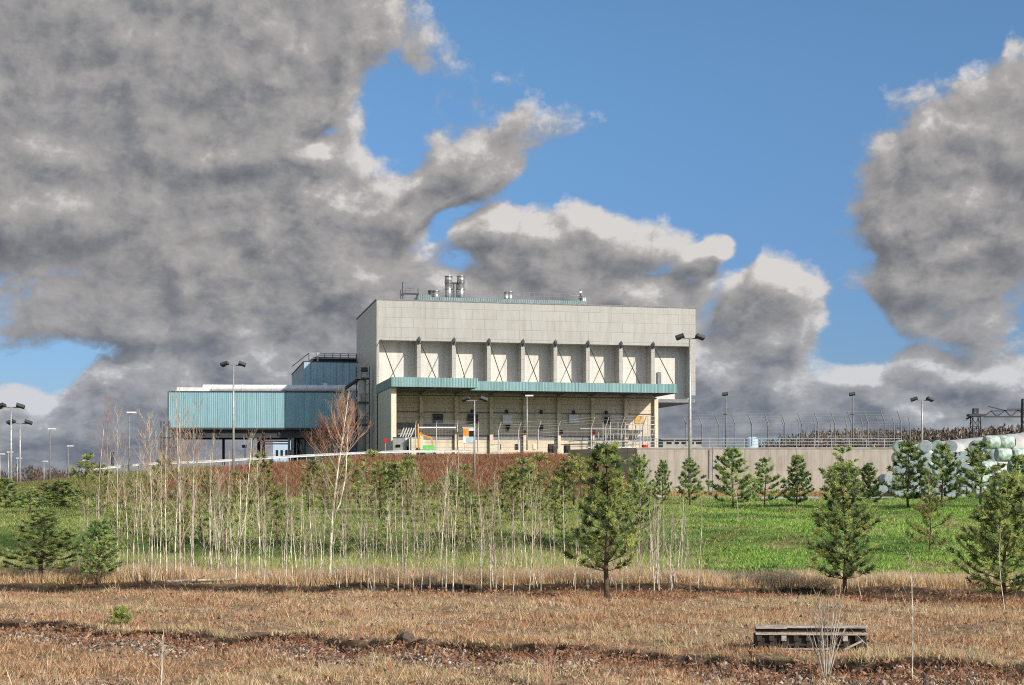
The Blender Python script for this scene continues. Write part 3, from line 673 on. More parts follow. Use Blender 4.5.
# ------------------------------------------------------------------ lamps
def lamp(px, ytop, ybase, d, kind, label, r=.09, mid=False, pole=None):
    x, y, zt_ = at(px, ytop, d); zb = h(x, y)-.2 if ybase is None else at(px, ybase, d)[2]
    t = thing('street_lamp', label, 'lamp post', (x,y,zb)); hh = zt_-zb
    q = MB(); q.tube([(0,0,0),(0,0,hh*.5),(0,0,hh)], [r*1.35,r*1.1,r*.75], 8); q.build('pole', pole or M_steel, t, True)
    if kind == 'double':
        q = MB(); q.bar((-.75,0,hh-.05),(.75,0,hh-.05),.09); q.build('crossarm', M_gsteel, t)
        for s in (-1,1):
            q = MB(); q.box(-.36,.36,-.28,.28,-.12,.14); q.box(-.28,.28,-.30,-.281,-.07,.09)
            o = q.build('floodlight', M_dsteel, t, loc=(s*.85,-.05,hh+.08)); o.rotation_euler = (R(-15), R(18*s), R(12*s))
    elif kind == 'flood':
        q = MB(); q.box(-.42,.3,-.25,.25,-.15,.18); o = q.build('floodlight', M_dsteel, t, loc=(-.05,0,hh+.12)); o.rotation_euler = (R(-20), R(-8), 0)
    else:
        q = MB(); q.tube([(0,0,hh-.1),(.15,0,hh+.05),(.5,0,hh+.12)], .05, 6); q.build('arm', M_gsteel, t)
        q = MB(); q.box(-.2,.75,-.16,.16,hh+.08,hh+.24); q.build('lantern', M_whitep, t)
    if mid:
        q = MB(); q.box(-.35,.1,-.12,.12,hh*.62,hh*.62+.14); q.build('camera_bracket', M_dsteel, t)
    return t
G = None
lamp(233.5,365,None,138,'double','tall double floodlight mast in front of the teal hall')
lamp(474.5,400,None,132,'double','pale double floodlight mast before the hall front, beside the cabin on legs', .08)
lamp(527,397,450,168,'single','single pale lamp post close to the hall front, centre of the bays', .07)
lamp(690,338,None,119,'double','tallest double floodlight mast, at the right end of the plant hall', .12)
lamp(726,395,447,185,'flood','dark single floodlight post behind the wall, nearest the right of the hall', .08, True, M_gsteel)
lamp(853,395,447,185,'flood','dark single floodlight post rising from the middle of the security fence', .08, True, M_gsteel)
lamp(922,400,450,150,'double','double floodlight post at the right end of the retaining wall', .09)
lamp(11,407,None,125,'double','tall double floodlight mast, first from the left edge', .09)
lamp(20,423,None,140,'double','tall floodlight mast just right of the leftmost one', .09)
lamp(50,430,None,190,'single','slim lamp post with pale lantern left of the bank, tallest of the slim ones', .08, False, M_gsteel)
lamp(68.5,447,None,220,'single','slim lamp post right of the tallest slim lamp, above the left end of the bank', .08, False, M_gsteel)
lamp(84,461,None,260,'single','small far lamp post above the left end of the brown bank', .09)
lamp(129,414,None,150,'single','lamp post rising behind bare saplings, halfway between left edge and teal hall', .08, False, M_gsteel)
lamp(44,462,None,270,'single','small far lamp post with pale lantern just left of the slim lamps', .08)
lamp(17.5,459,None,250,'single','small far lamp post between the two leftmost floodlight masts', .08)
lamp(8.5,453,None,230,'single','small far lamp post left of the leftmost floodlight mast', .08)
lamp(0,455,None,225,'single','small far lamp post cut by the left edge', .08)
lamp(245,447,None,230,'flood','small distant lamp post seen between the stilts under the teal hall', .08, False, M_gsteel)
q = MB(); x, y, z = at(112.5,453,160); q.tube([(0,0,0),(0,0,z-h(x,y))], .16, 8); q.box(-.2,.2,-.2,.2,z-h(x,y)-.003,z-h(x,y)+.1); o = q.build('dark_bollard_post', M_dsteel, None, loc=(x,y,h(x,y))); tag(o, 'short thick dark post on the bank crest among bare saplings', 'post')

# ------------------------------------------------------------------ yard objects in front of the hall
def cabinet():
    x, y, z = at(393,452,164); t = thing('generator_container', 'pale grey box container beside the wing wall under the canopy', 'container', (x,y,YZ-.6), R(-28))
    q = MB(); q.box(0,1.55,0,2.6,.12,2.3); q.build('body', M_lightbox, t)
    q = MB(); q.box(-.05,1.6,-.05,2.65,2.303,2.38); q.box(-.05,1.6,-.05,2.65,0,.118); q.build('trim', M_gsteel, t)
    q = MB(); q.box(1.553,1.60,.5,1.0,.6,1.3); q.build('vent', M_dark, t); q = MB(); q.box(.4,1.0,-.05,-.003,1.2,1.5); q.build('vent', M_dark, t)
cabinet()
def cont():
    x, y, z = at(394,452,163); t = thing('equipment_box', 'cream box container with small dark vent, right next to the grey container', 'container', (x+1.75,y-.4,YZ-.6), R(3))
    q = MB(); q.box(0,1.3,0,1.6,.1,2.2); q.build('body', M_cream, t)
    q = MB(); q.box(-.04,1.34,-.04,1.64,2.203,2.27); q.build('roof', M_lightbox, t)
    q = MB(); q.box(.75,1.05,-.04,-.003,.6,1.1); q.build('vent', M_dark, t)
cont()
def sorter():
    x, y, z = at(429.5,452,160); t = thing('loader_crane', 'orange folding loader arm on a green base in front of the hall', 'machine', (x,y,YZ-.75), 0)
    q = MB(); q.box(-.95,.75,-.6,.6,.45,1.05); q.box(-.75,.55,-.5,.5,1.053,1.5); q.build('base', M_green, t)
    for s in (-.7,.5):
        q = MB(); q.tube([(s,-.62,.35),(s,-.4,.35)], .35, 12); q.build('wheel', M_dark, t)
    q = MB(); q.tube([(-1.2,0,1.0),(-1.25,0,2.6),(-1.3,0,3.9)], [.12,.12,.08], 8); q.bar((-1.25,0,2.6),(-.9,0,2.9),.2); q.bar((-1.2,0,2.75),(.2,0,2.35),.18,.18); q.bar((.2,0,2.4),(.35,0,1.4),.16); q.build('arm', M_orange, t)
    q = MB(); q.box(-1.45,-.95,-.25,.25,.1,1.0); q.build('mount', M_dsteel, t)
sorter()
def cabin():
    x, y, z = at(463,443,161); t = thing('control_cabin', 'small square cabin on legs with orange, white and pale blue panels', 'cabin', (x,y,YZ-.6), 0)
    z0, z1 = 1.6, 3.35
    q = MB(); q.box(0,1.35,0,1.2,z0,z1); q.build('body', M_whitep, t)
    q = MB(); q.box(.03,.66,-.05,-.003,z0+.8,z1-.1); q.build('orange_panel', M_orange, t)
    q = MB(); q.box(.70,1.30,-.05,-.003,z0+.75,z1-.35); q.build('window', M_dark, t)
    q = MB(); q.box(.45,1.30,-.05,-.003,z0+.1,z0+.7); q.build('blue_panel', M_bluep, t)
    q = MB(); q.box(-.08,1.43,-.1,1.3,z1+.003,z1+.08); q.build('roof', M_lightbox, t)
    for a in (.1,1.25):
        for b in (.1,1.1):
            q = MB(); q.bar((a,b,0),(a,b,z0),.11); q.build('leg', M_pillar, t)
    q = MB(); q.bar((.1,.08,.1),(1.25,.08,1.5),.05); q.bar((1.25,.08,.1),(.1,.08,1.5),.05); q.build('brace', M_pillar, t)
cabin()
# long pale pipe and leaning bars
q = MB(); q.bar(at(418,427.5,169),at(456,427.5,170),.16); o = q.build('pipe', M_whitep); tag(o, 'long pale horizontal pipe in front of the dark band, left bays of the hall', 'pipe')
t = thing('leaning_bars', 'rack of slanting pale bars leaning inside the wing wall', 'rack')
for i in range(5):
    q = MB(); q.bar(at(399+i*2.6,440,165),at(404+i*2.6,428,167),.09); q.build('bar', M_lightbox, t)
q = MB(); q.bar(at(398,434,166),at(413,434,166.2),.06); q.build('cross_bar', M_lightbox, t)
x, y, z = at(385.5,449,160); t = thing('hydrant_post', 'small red-topped marker post by the foot of the wing wall', 'post', (x,y,z-.8))
q = MB(); q.bar((0,0,0),(0,0,1.9),.08); q.build('post', M_steel, t); q = MB(); q.box(-.15,.15,-.1,.1,1.5,2.0); q.build('red_box', M_red, t)
for i, (px, w) in enumerate(((512,.5),(568,.45),(580,.9),(549,.7),(646,.6),(655,.8))):
    pass
# pumps / drums at the wall foot
for px, d, m_, lb in ((495,168,M_cream,'cream crate on the yard just left of the centre bays'),(551,170,M_wooddark,'dark brown drum on the yard below the fifth fin'),(567,171,M_wooddark,'small dark drum right of the brown drum in the yard'),(645,172,M_red,'rusty red pump near the right end of the hall')):
    x, y, z = at(px,449,d); t = thing('yard_drum' if 'drum' in lb else 'yard_pump' if 'pump' in lb else 'yard_crate', lb, 'drum' if 'drum' in lb else 'pump' if 'pump' in lb else 'crate', (x,y,YZ))
    q = MB()
    if 'crate' in lb: q.box(-.6,.6,-.4,.4,.05,1.0); q.box(-.65,.65,-.45,.45,1.003,1.06)
    else: q.tube([(0,0,.05),(0,0,.45),(0,0,1.1)],[.4,.42,.4],12); q.tube([(0,0,.4),(0,0,.48)],.45,12)
    q.build('body', m_, t)
    q = MB(); q.box(-.5,.5,-.4,.4,0,.048); q.build('base', M_gsteel, t)

# ------------------------------------------------------------------ far structures
t = thing('low_shed', 'low dark flat shed just right of the hall behind the handrail', 'shed'); x0, x1 = at(663,0,230)[0], at(702,0,230)[0]
q = MB(); q.box(x0,x1,230,240,YZ-1,at(0,440,230)[2]); q.build('wall', M_conc2, t); q = MB(); q.box(x0-.3,x1+.3,229.7,240.3,at(0,440,230)[2]+.003,at(0,437.6,230)[2]); q.build('roof', M_gsteel, t)
q = MB()
for i in range(5): q.box(x0+.6+i*1.2,x0+1.4+i*1.2,229.95,229.995,at(0,444,230)[2],at(0,441.5,230)[2])
q.build('window', M_dark, t)
t = thing('distant_office', 'distant pale blue building with dark tall windows seen under the teal hall', 'building'); x0, x1 = at(273,0,300)[0], at(300,0,300)[0]
q = MB(); q.box(x0,x1,300,312,3,at(0,441,300)[2]); q.build('wall', M_bluep, t)
for i in range(5):
    q = MB(); q.box(x0+.6+i*1.0,x0+1.1+i*1.0,299.95,299.995,at(0,458,300)[2],at(0,450,300)[2]); q.build('window', M_dark, t)
t = thing('water_tank', 'small pale blue tank behind the retaining wall between fence posts', 'tank', (at(751.5,0,215)[0],215,YZ))
q = MB(); q.tube([(0,0,0),(0,0,at(0,439,215)[2]-YZ),(0,0,at(0,437,215)[2]-YZ)], [1.0,1.0,.6], 16); q.build('body', M_bluep, t); q = MB(); q.bar((1.05,0,0),(1.05,0,2),.08); q.build('pipe', M_gsteel, t)
# lattice tower and boom on the right
def lattice(q, a, b, w, n, th, tw=None):
    a, b = Vector(a), Vector(b); tw = w if tw is None else tw; d = (b-a).normalized(); r = Vector((1,0,0)) if abs(d.z) > .7 else Vector((0,0,1)); u = Vector((0,1,0))
    P_ = []
    for i in range(n+1):
        f_ = i/n; c = a.lerp(b, f_); ww = (w+(tw-w)*f_)/2; P_.append([c+r*ww*i_+u*ww*j_ for i_, j_ in ((-1,-1),(1,-1),(1,1),(-1,1))])
    for i in range(n):
        for k in range(4):
            q.bar(P_[i][k], P_[i+1][k], th); q.bar(P_[i][k], P_[i+1][(k+1)%4], th*.6); q.bar(P_[i+1][k], P_[i+1][(k+1)%4], th*.6)
t = thing('lattice_tower', 'dark lattice tower with small cabin on top at the far right', 'tower'); d = 300
x, y, z = at(975.5,416.5,d); q = MB(); lattice(q, (x,y,h(x,y)), (x,y,z), 3.0, 7, .16, 1.5); q.build('mast', M_dsteel, t)
q = MB(); q.box(at(968,0,d)[0],at(984,0,d)[0],d-1,d+1,z,z+.5); q.bar(at(966.5,419,d),at(973,415.5,d),.5,.35); q.build('platform', M_dsteel, t)
q = MB(); z1 = at(0,409,d)[2]; lattice(q, (x,y,z+.5), (x,y,z1), .9, 2, .16); q.box(x-.5,x+.5,d-.6,d+.6,z1-.1,z1+.12); q.build('cabin', M_dsteel, t)
t = thing('lattice_boom', 'long dark lattice boom reaching in from the right edge to the tower', 'crane boom')
q = MB(); q.bar(at(984,416.7,d),at(1034,416.7,d),.35,.3); q.bar(at(984,416.7,d+2),at(1034,416.7,d+2),.35,.3)
for p0,y0,p1,y1 in ((988,406.3,1007,411),(990.5,411,1034,410.5),(1007,409.2,1034,409),(984,416.5,991,411),(991,411,997,416.5),(997,416.5,1005,410.5),(1005,410.5,1011,416.5),(1011,416.5,1018,410),(1018,410,1026,416.5),(1026,416.5,1034,410)):
    for o_ in (0,2): q.bar(at(p0,y0,d+o_),at(p1,y1,d+o_),.2)
q.build('truss', M_dsteel, t)
q = MB(); x, y, z = at(1023.5,399,d); lattice(q, (x,y,h(x,y)), (x,y,z), 1.2, 10, .2, .5); q.build('mast', M_dsteel, t)

# ------------------------------------------------------------------ wrapped bales and tarpaulin heap
def bale(kind):
    t = thing('wrapped_bale', '', 'bale'); q = MB(); n = 20
    if kind == 'side':     # axis along local x
        prof = [(-.62,.50),(-.56,.57),(-.2,.60),(.2,.60),(.56,.57),(.62,.50)]
        q.tube([(p,0,.6) for p, r in prof], [r for p, r in prof], n)
    else:
        prof = [(-.62,.55),(-.58,.585),(-.2,.60),(.2,.60),(.58,.585),(.62,.55)]
        q.tube([(0,p,.6) for p, r in prof], [r for p, r in prof], n)
    q.build('wrap', M_bale, t, True)
    q = MB()
    if kind == 'side': q.tube([(-.64,0,.6),(-.625,0,.6)], .42, n)
    else: q.tube([(0,-.645,.6),(0,-.622,.6)], .545, n)
    q.build('bale_end', M_baleend, t); return t
bs = bale('side'); be = bale('end'); first = {'side': True, 'end': True}
wm = bs.children[0].data.copy(); wm.materials.clear(); wm.materials.append(M_bale2)
def put(kind, x, y, z, rz, label, group, white=False):
    root = bs if kind == 'side' else be
    if first[kind]: first[kind] = False; root.location = (x,y,z); root.rotation_euler = (0,0,rz); root['label'] = label; root['group'] = group; return
    r = dup(root, (x,y,z), rz, None, label, group)
    if white and kind == 'side':
        for c in r.children:
            if c.name.startswith('wrap'): c.data = wm
rown = ['bottom','second','third','fourth','top']
colw = ['leftmost','second','third','fourth','fifth','sixth','seventh','eighth','ninth','tenth']
d = 120; xa = at(985,0,d)[0]
for r_ in range(5):
    for c_ in range(6):
        x = xa + .65 + c_*1.27 - (.25*(4-r_)); y = d + (c_ % 2)*.12 + .08*r_
        put('side', x, y, 1.78+r_*1.06, R(4+rnd.uniform(-3,3)), 'pale bale lying sideways in the right-hand stack, %s row, %s from its left' % (rown[r_], colw[c_]), 'bales lying sideways in the right-hand stack', (r_+c_) % 3 == 0)
d = 133
for r_ in range(5):
    for c_ in range(8):
        if r_ == 4 and c_ in (1,5): continue
        x = at(899,0,d)[0] + c_*1.20 + rnd.uniform(-.05,.05)
        put('end', x, d+rnd.uniform(-.25,.2), 1.78+r_*1.04, R(rnd.uniform(-14,6)), 'round-ended bale in the left-hand stack, %s row, %s from its left' % (rown[r_], colw[c_]), 'bales with round ends facing out behind the pines')
for i, (dx, dz) in enumerate(((0,0),(1.25,0),(2.5,0),(.62,1.05),(1.87,1.05))):
    put('end', at(880,0,140)[0]+dx, 140, 1.78+dz, R(15), 'wrapped bale in the small pyramid beside the end of the retaining wall, %s' % ['lower left','lower middle','lower right','upper left','upper right'][i], 'small pyramid of bales by the wall end')
for i, (px, dz) in enumerate(((952,0),(962,0),(974,0))):
    x = at(px,0,126)[0]; put('side', x, 126, 1.78+i*.0+1.05*(i % 2)*0+2.6*(i==1), R(-30+i*12), 'white wrapped bale lying loose in front of the round-ended stack, %s' % ['leftmost one','the raised one','rightmost one'][i], 'loose bales', True)
hp_ = MB()
nx = 40; prof = [(-6,0),(-4.5,.62),(-2.5,.9),(0,1.0),(2.5,.9),(5,.5),(7,0)]
for i in range(nx+1):
    f_ = i/nx; px = 903+f_*171; yt_ = 447.3-(px-884)*.105+(.8 if px > 1005 else 0)*math.sin(px)*.5; x, y, z = at(px, yt_, 150)
    if i == 0: z = z-1.5
    for k, (dy, f2) in enumerate(prof):
        hp_.v.append((x, 150+dy, 1.7+(z-1.7)*f2+(.12*math.sin(i*1.7+k)) *(0 < f2 < 1)))
    if i:
        for k in range(len(prof)-1):
            a = (i-1)*len(prof)+k; hp_.f.append((a, a+1, a+1+len(prof), a+len(prof))[::-1]); hp_.m.append(0)
o = hp_.build('tarpaulin_heap', M_tarp, None, True); tag(o, 'long heap under white tarpaulin rising behind the wrapped bales', 'covered heap')

# ------------------------------------------------------------------ plants: pine, sapling, shrub generators
def pine_mesh(seed, Ht, Wr, shoots, needles, mats_, nl=.16, open_=0.0, nw=.02, low=.1):
    rg = np.random.RandomState(seed); wd = MB(); V = []; MI = []
    lean = rg.uniform(-.03,.03,2)
    def tp(z): return Vector((lean[0]*z+.03*math.sin(z*2+seed), lean[1]*z, z))
    tk = MB(); tk.tube([tp(Ht*i/9) for i in range(10)], [max(.008,.030*Ht*.55*(1-i/9.3)) for i in range(10)], 7)
    tips = [(tp(Ht*.93), Vector((0,0,1)), Ht*.08)]
    nwh = max(6, int(shoots/11)); 
    for w in range(nwh):
        f_ = low+(1-low-.04)*((w+.5)/nwh)**.92; z = Ht*f_; L_ = Wr*(max(0,1-((f_-low)/(1-low))))**.62*(1 - .2*max(0,(.15-(f_-low))/.15))+.02*Ht
        nb = rg.randint(5,8); a0 = rg.uniform(0,6.28)
        for b in range(nb):
            if rg.rand() < open_: continue
            a = a0+6.283*b/nb+rg.uniform(-.3,.3); l = L_*rg.uniform(.65,1.15); upk = .35+.5*f_
            p0 = tp(z); d = Vector((math.cos(a),math.sin(a),upk*rg.uniform(.3,1.0))).normalized()
            p1 = p0+d*l*.5; d2 = (d+Vector((0,0,.45))).normalized(); p2 = p1+d2*l*.5
            wd.tube([p0,p1,p2],[.012*l+.006,.008*l+.004,.004],4,False)
            for s in range(max(4,int(l*8.5))):
                g = rg.uniform(.25,1); q = p0.lerp(p1,g*2) if g < .5 else p1.lerp(p2,g*2-1)
                sd_ = Vector((rg.normal(),rg.normal(),rg.uniform(.1,1.3))).normalized()
                sd_ = (sd_+d*.8).normalized(); sl_ = rg.uniform(.10,.24)*(.6+.4*l)
                tips.append((q, sd_, sl_))
            tips.append((p2-d2*.1, (d2+Vector((0,0,.4))).normalized(), .22))
    for (q, d, l) in tips:
        r = rg.rand(); mi = 0 if r < .45 else 1 if r < .75 else 2
        o1 = d.orthogonal().normalized(); o2 = d.cross(o1)
        for k in range(needles):
            g = rg.rand(); a = rg.uniform(0,6.283); b = q+d*(l*g)
            dr = (o1*math.cos(a)+o2*math.sin(a))*.75+d*rg.uniform(.35,1.0); dr.normalize(); ll = nl*rg.uniform(.6,1.15)
            side = dr.cross(Vector(rg.normal(size=3))).normalized()*nw
            V += [b-side, b+side, b+dr*ll]; MI.append(mi)
    V = np.array([tuple(v) for v in V]); Fa = np.arange(len(V)).reshape(-1,3)
    fm = np_mesh('foliage', V, Fa, MI, mats_)
    return tk, wd, fm
def tree_proto(name, cat, tk, wd, fm, bark=None, wname='branches', fname='foliage'):
    t = thing(name, '', cat); tk.build('trunk', bark or M_bark, t, True)
    if wd is not None: wd.build(wname, bark or M_bark, t)
    if fm is not None: o = bpy.data.objects.new(fname, fm); C.objects.link(o); o.parent = t
    return t
used = {}
def place(proto, x, y, z, H0, Hn, W0, Wn, label, group=None, rz=None):
    s = Hn/H0; sw = Wn/W0; rz = rnd.uniform(0,6.28) if rz is None else rz
    if proto.name not in used:
        used[proto.name] = 1; proto.location = (x,y,z); proto.rotation_euler = (0,0,rz); proto.scale = (sw,sw,s); proto['label'] = label
        if group: proto['group'] = group
        return proto
    r = dup(proto, (x,y,z), rz, (sw,sw,s), label, group)
    if not group and 'group' in r: del r['group']
    return r
hero = [tree_proto('pine_tree', 'pine', *pine_mesh(50+i, 4.5, [1.05,1.35,1.75,1.3][i], [190,180,220,170][i], 26, [M_n1,M_n2,M_n3], .15, [.15,.12,.12,.15][i], .018, [.16,.12,.06,.14][i])) for i in range(4)]
midp = [tree_proto('pine_tree', 'pine', *pine_mesh(70+i*3, 4.0, [1.45,1.7,1.25,1.55,1.8,1.35][i], [105,80,120,90,110,95][i], 20, [M_n1,M_n3,M_n2], .21, [.1,.3,.05,.25,.15,.15][i], .03, [.05,.12,.03,.08,.04,.06][i])) for i in range(6)]
olive = [tree_proto('young_pine', 'pine', *pine_mesh(90+i, 3.2, 1.2, 55, 13, [M_o1,M_o2,M_o3], .2, .35, .022, .04)) for i in range(4)]
def pine_at(proto, H0, W0, px, pb, pt_, wpx, label, group=None):
    x, y, z = spot(px, pb); zt_ = EYE+(HZ-pt_)/F*y
    return place(proto, x, y, z-.05, H0, zt_-z, W0*2, wpx/F*y, label, group)
pine_at(hero[0],4.5,1.05,607,600,443,84,'tall slender pine with dark bare lower trunk, right of centre among the saplings')
pine_at(hero[1],4.5,1.35,846,599,462,88,'broad open pine standing alone at the field edge on the right')
pine_at(hero[2],4.5,1.75,1003,604,474,112,'large bushy pine cut by the right edge at the field border')
pine_at(hero[3],4.5,1.3,41,581,512,92,'low dark bushy pine at the field edge, far left')
pine_at(hero[1],4.5,1.35,98,584,518,60,'sparse small pine right of the low bushy pine on the far left')
pine_at(hero[3],4.5,1.3,640,560,455,50,'pale green pine just behind and right of the tall slender pine')
for i, (px, pb, pt_, w, lb) in enumerate((
    (662,505,460,24,'narrow small pine at the left end of the pine row before the concrete wall'),
    (690,506,458,38,'compact pine at the foot of the tallest floodlight mast'),
    (733,508,448,48,'tall forked pine, third from the left in the row before the concrete wall'),
    (765,508,458,38,'rounded pine right of the tall forked pine before the concrete wall'),
    (797,506,455,38,'pointed pine before the concrete wall, between the rounded and the dense one'),
    (843,507,447,50,'dense dark pine in the row straight behind the broad open pine'),
    (870,507,463,30,'short thin pine between the dense pine and the wall end'),
    (908,507,441,54,'wide bright pine with a forked top at the right end of the retaining wall'),
    (942,507,444,40,'slim dark-stemmed pine before the round-ended bales'),
    (981,507,442,56,'large dark pine covering the gap between the two bale stacks'),
    (1018,509,455,44,'dark pine before the right-hand bale stack at the right edge'),
    (525,505,458,46,'blue-green pine on the bank foot below the centre bays'),
    (562,505,472,34,'small pine right of the blue-green pine below the brown bank'),
    (398,505,462,58,'broad pale pine at the bank foot below the wing wall'),
    (6,508,478,40,'pale green pine cut by the left edge under the first floodlight mast'),
    (46,505,482,30,'slim green pine between the small dark pine and the rounded pine, far left'),
    (62,507,480,52,'rounded pine at the left end of the brown bank'),
    (30,513,486,36,'small dark pine left of the rounded one, under the lamp masts'),
    (455,506,470,34,'little pine below the cabin on legs at the bank foot'))):
    pine_at(midp[(i*5) % 6],4.0,1.45,px,pb,pt_,w*1.1,lb)
land = [(95,'left of the thicket'),(150,'left of the stair tower'),(190,'below the left end of the teal hall'),(235,'below the middle of the teal hall'),(300,'below the right half of the teal hall'),(350,'below the reddish bare tree'),(400,'below the wing wall'),(450,'below the left bays'),(520,'below the centre bays'),(575,'below the right bays'),(625,'around the tall slender pine'),(2000,'right of the tall slender pine')]
ordn = ['first','second','third','fourth','fifth','sixth','seventh','eighth','ninth','tenth','eleventh','twelfth','thirteenth','fourteenth','fifteenth','sixteenth','seventeenth','eighteenth','nineteenth','twentieth']+['twenty-'+w for w in ('first','second','third','fourth','fifth','sixth','seventh','eighth','ninth')]
def labelled(pxs, what):
    cnt = {}; out = []
    for px in pxs:
        w = [l for m_, l in land if px < m_][0]; k = cnt.get(w, 0); cnt[w] = k+1; out.append('%s, %s from left %s' % (what, ordn[k], w))
    return out
sp_ = sorted([(88+i*8.3+rnd.uniform(-6,6), rnd.choice([506,508,511,515,522,532,544,552])+rnd.uniform(-2,2)) for i in range(62)])
for i, ((px, pb), lb) in enumerate(zip(sp_, labelled([p[0] for p in sp_], 'olive pine in the thicket'))):
    x, y, z = spot(px, pb); hh = rnd.uniform(2.0,3.7)*(1 if y > 75 else .75)
    place(olive[(i*3+i//4) % 4], x, y, z-.05, 3.2, hh, 2.4, hh*rnd.uniform(.7,1.0), lb, 'young pines in the thicket below the bank')

def bare_mesh(seed, Ht, r0, nb, spread, sub=3, fork=False, bstart=.2, blen=.35, lean=None):
    rg = random.Random(seed); tk = MB(); br = MB()
    ph = rg.uniform(0,6); am_ = rg.uniform(.01,.03)*Ht; ln = rg.uniform(-.05,.05) if lean is None else lean
    def tp(f_): return Vector((am_*math.sin(ph+f_*4)+ln*f_*Ht-am_*math.sin(ph), am_*math.cos(ph*2+f_*3)*.6-am_*math.cos(ph*2)*.6, Ht*f_))
    tk.tube([tp(i/12) for i in range(13)], [r0*(1-.9*(i/12))+.004 for i in range(13)], 6)
    if fork:
        p0 = tp(.35); tk.tube([p0,p0+Vector((.25,0,.5)),p0+Vector((.45,.1,1.4)),p0+Vector((.55,.1,Ht*.5))],[r0*.6,r0*.5,r0*.4,.005],6)
    def grow(p, d, l, r, lev):
        pts = [p]; q = p.copy(); dd = d.copy()
        for i in range(4):
            dd = (dd+Vector((rg.uniform(-.15,.15),rg.uniform(-.15,.15),.10))).normalized(); q = q+dd*l/4; pts.append(q.copy())
        br.tube(pts, [r, r*.8, r*.6, r*.45, r*.25], 4 if lev == 0 else 3, False)
        if lev < sub-1:
            for k in range(rg.randint(2,4)):
                f_ = rg.uniform(.25,.95); i = min(3,int(f_*4)); pp_ = pts[i].lerp(pts[i+1], f_*4-i)
                sd_ = (dd+Vector((rg.uniform(-1,1),rg.uniform(-1,1),rg.uniform(-.1,.7)))*.8).normalized()
                grow(pp_, sd_, l*rg.uniform(.35,.6), max(.0035,r*.5), lev+1)
    for i in range(nb):
        f_ = bstart+(.97-bstart)*(i+.5)/nb; a = i*2.4+rg.uniform(-.4,.4)
        d = Vector((math.cos(a)*spread, math.sin(a)*spread, 1)).normalized()
        grow(tp(f_), d, Ht*blen*(1-.75*f_)*rg.uniform(.6,1.2), max(.005,r0*.42*(1-.6*f_)), 0)
    return tk, br
def bare_proto(name, cat, tk, br, mt=None, mb_=None):
    t = thing(name, '', cat); tk.build('trunk', mt or M_birch, t, True); br.build('branches', mb_ or M_twig, t); return t
sap = [bare_proto('bare_sapling', 'sapling', *bare_mesh(200+i, 4.5, [.025,.022,.028,.021,.025,.022][i], [22,18,26,16,20,18][i], [.7,.6,.9,.5,.7,1.0][i], 3, i in (2,5), [.2,.35,.15,.4,.3,.25][i])) for i in range(6)]
whip = [bare_proto('bare_sapling', 'sapling', *bare_mesh(260+i, 3.0, .016, 9, .6, 2, False, .4, .25), None, M_birch) for i in range(3)]
# pixel column, base row, top row, stands out?
SAP = [(84,578,505),(103,578,428),(118,580,408),(126,576,446),(133,581,462),(139,580,478),(151,582,415),(160,577,452),(167,580,425),(175,579,412),(180,581,388),(184,576,440),(191,576,402),(212,580,432),(218,578,468),(226,579,450),(236,582,478),(245,578,432),(258,581,462),(264,584,478),(286,583,470),(293,585,492),(305,584,486),(318,586,476),(347,587,474),(361,588,470),(368,587,487),(375,588,482),(398,590,482),(404,590,478),(413,590,470),(421,591,492),(430,591,484),(443,591,455),(446,592,474),(453,593,450),(463,592,498),(478,591,478),(481,592,500),(491,592,470),(496,592,498),(503,591,482),(513,593,498),(529,594,470),(541,593,512),(575,593,494),(616,592,520),(622,592,492),(639,594,506),(655,594,497),(659,593,499),(672,594,506),(690,592,524)]
SAP.sort()
for i, ((px, pb, pt_), lb) in enumerate(zip(SAP, labelled([p[0] for p in SAP], 'slim pale bare sapling'))):
    x, y, z = spot(px, pb+1); hh = EYE+(HZ-pt_)/F*y-z
    place(sap[(i*5) % 6], x, y, z-.03, 4.5, hh, 1, rnd.uniform(.75,1.05)*hh/4.5, lb, 'slim bare saplings along the field edge')
wp_ = sorted([rnd.uniform(78,700) for i in range(112)])
for i, (px, lb) in enumerate(zip(wp_, labelled(wp_, 'thin low bare whip'))):
    pb = rnd.uniform(566,592) if px > 300 else rnd.uniform(562,582)
    x, y, z = spot(px, pb); hh = rnd.uniform(1.2,3.3)
    place(whip[i % 3], x, y, z-.03, 3.0, hh, 1, 1.0, lb, 'thin whips between the bare saplings')
# forked tall birch
big = bare_proto('birch_tree', 'birch', *bare_mesh(333, 6.6, .055, 24, .6, 4, True, .18, .36, .075), M_birch, M_twig)
x, y, z = spot(330, 584); place(big, x, y, z-.05, 6.6, EYE+(HZ-392)/F*y-z, 1, 1.0, 'tallest forked white birch at the field edge, in front of the reddish tree', None, .2)
red = bare_proto('bare_tree', 'tree', *bare_mesh(351, 6.5, .16, 60, 1.1, 4, True, .06, .6), M_twigred, M_twigred)
xr, yr = at(344,0,153)[0], 153; place(red, xr, yr, h(xr,yr)-.2, 6.5, 6.9, 1, .85, 'bushy reddish bare tree on the bank crest between the teal hall and plant hall')
r2 = dup(red, (at(325,0,154)[0],154,h(-20,154)-.2), 2.2, (.9,.9,.75), 'lower reddish bare tree left of the bushy one, under the end of the teal hall')
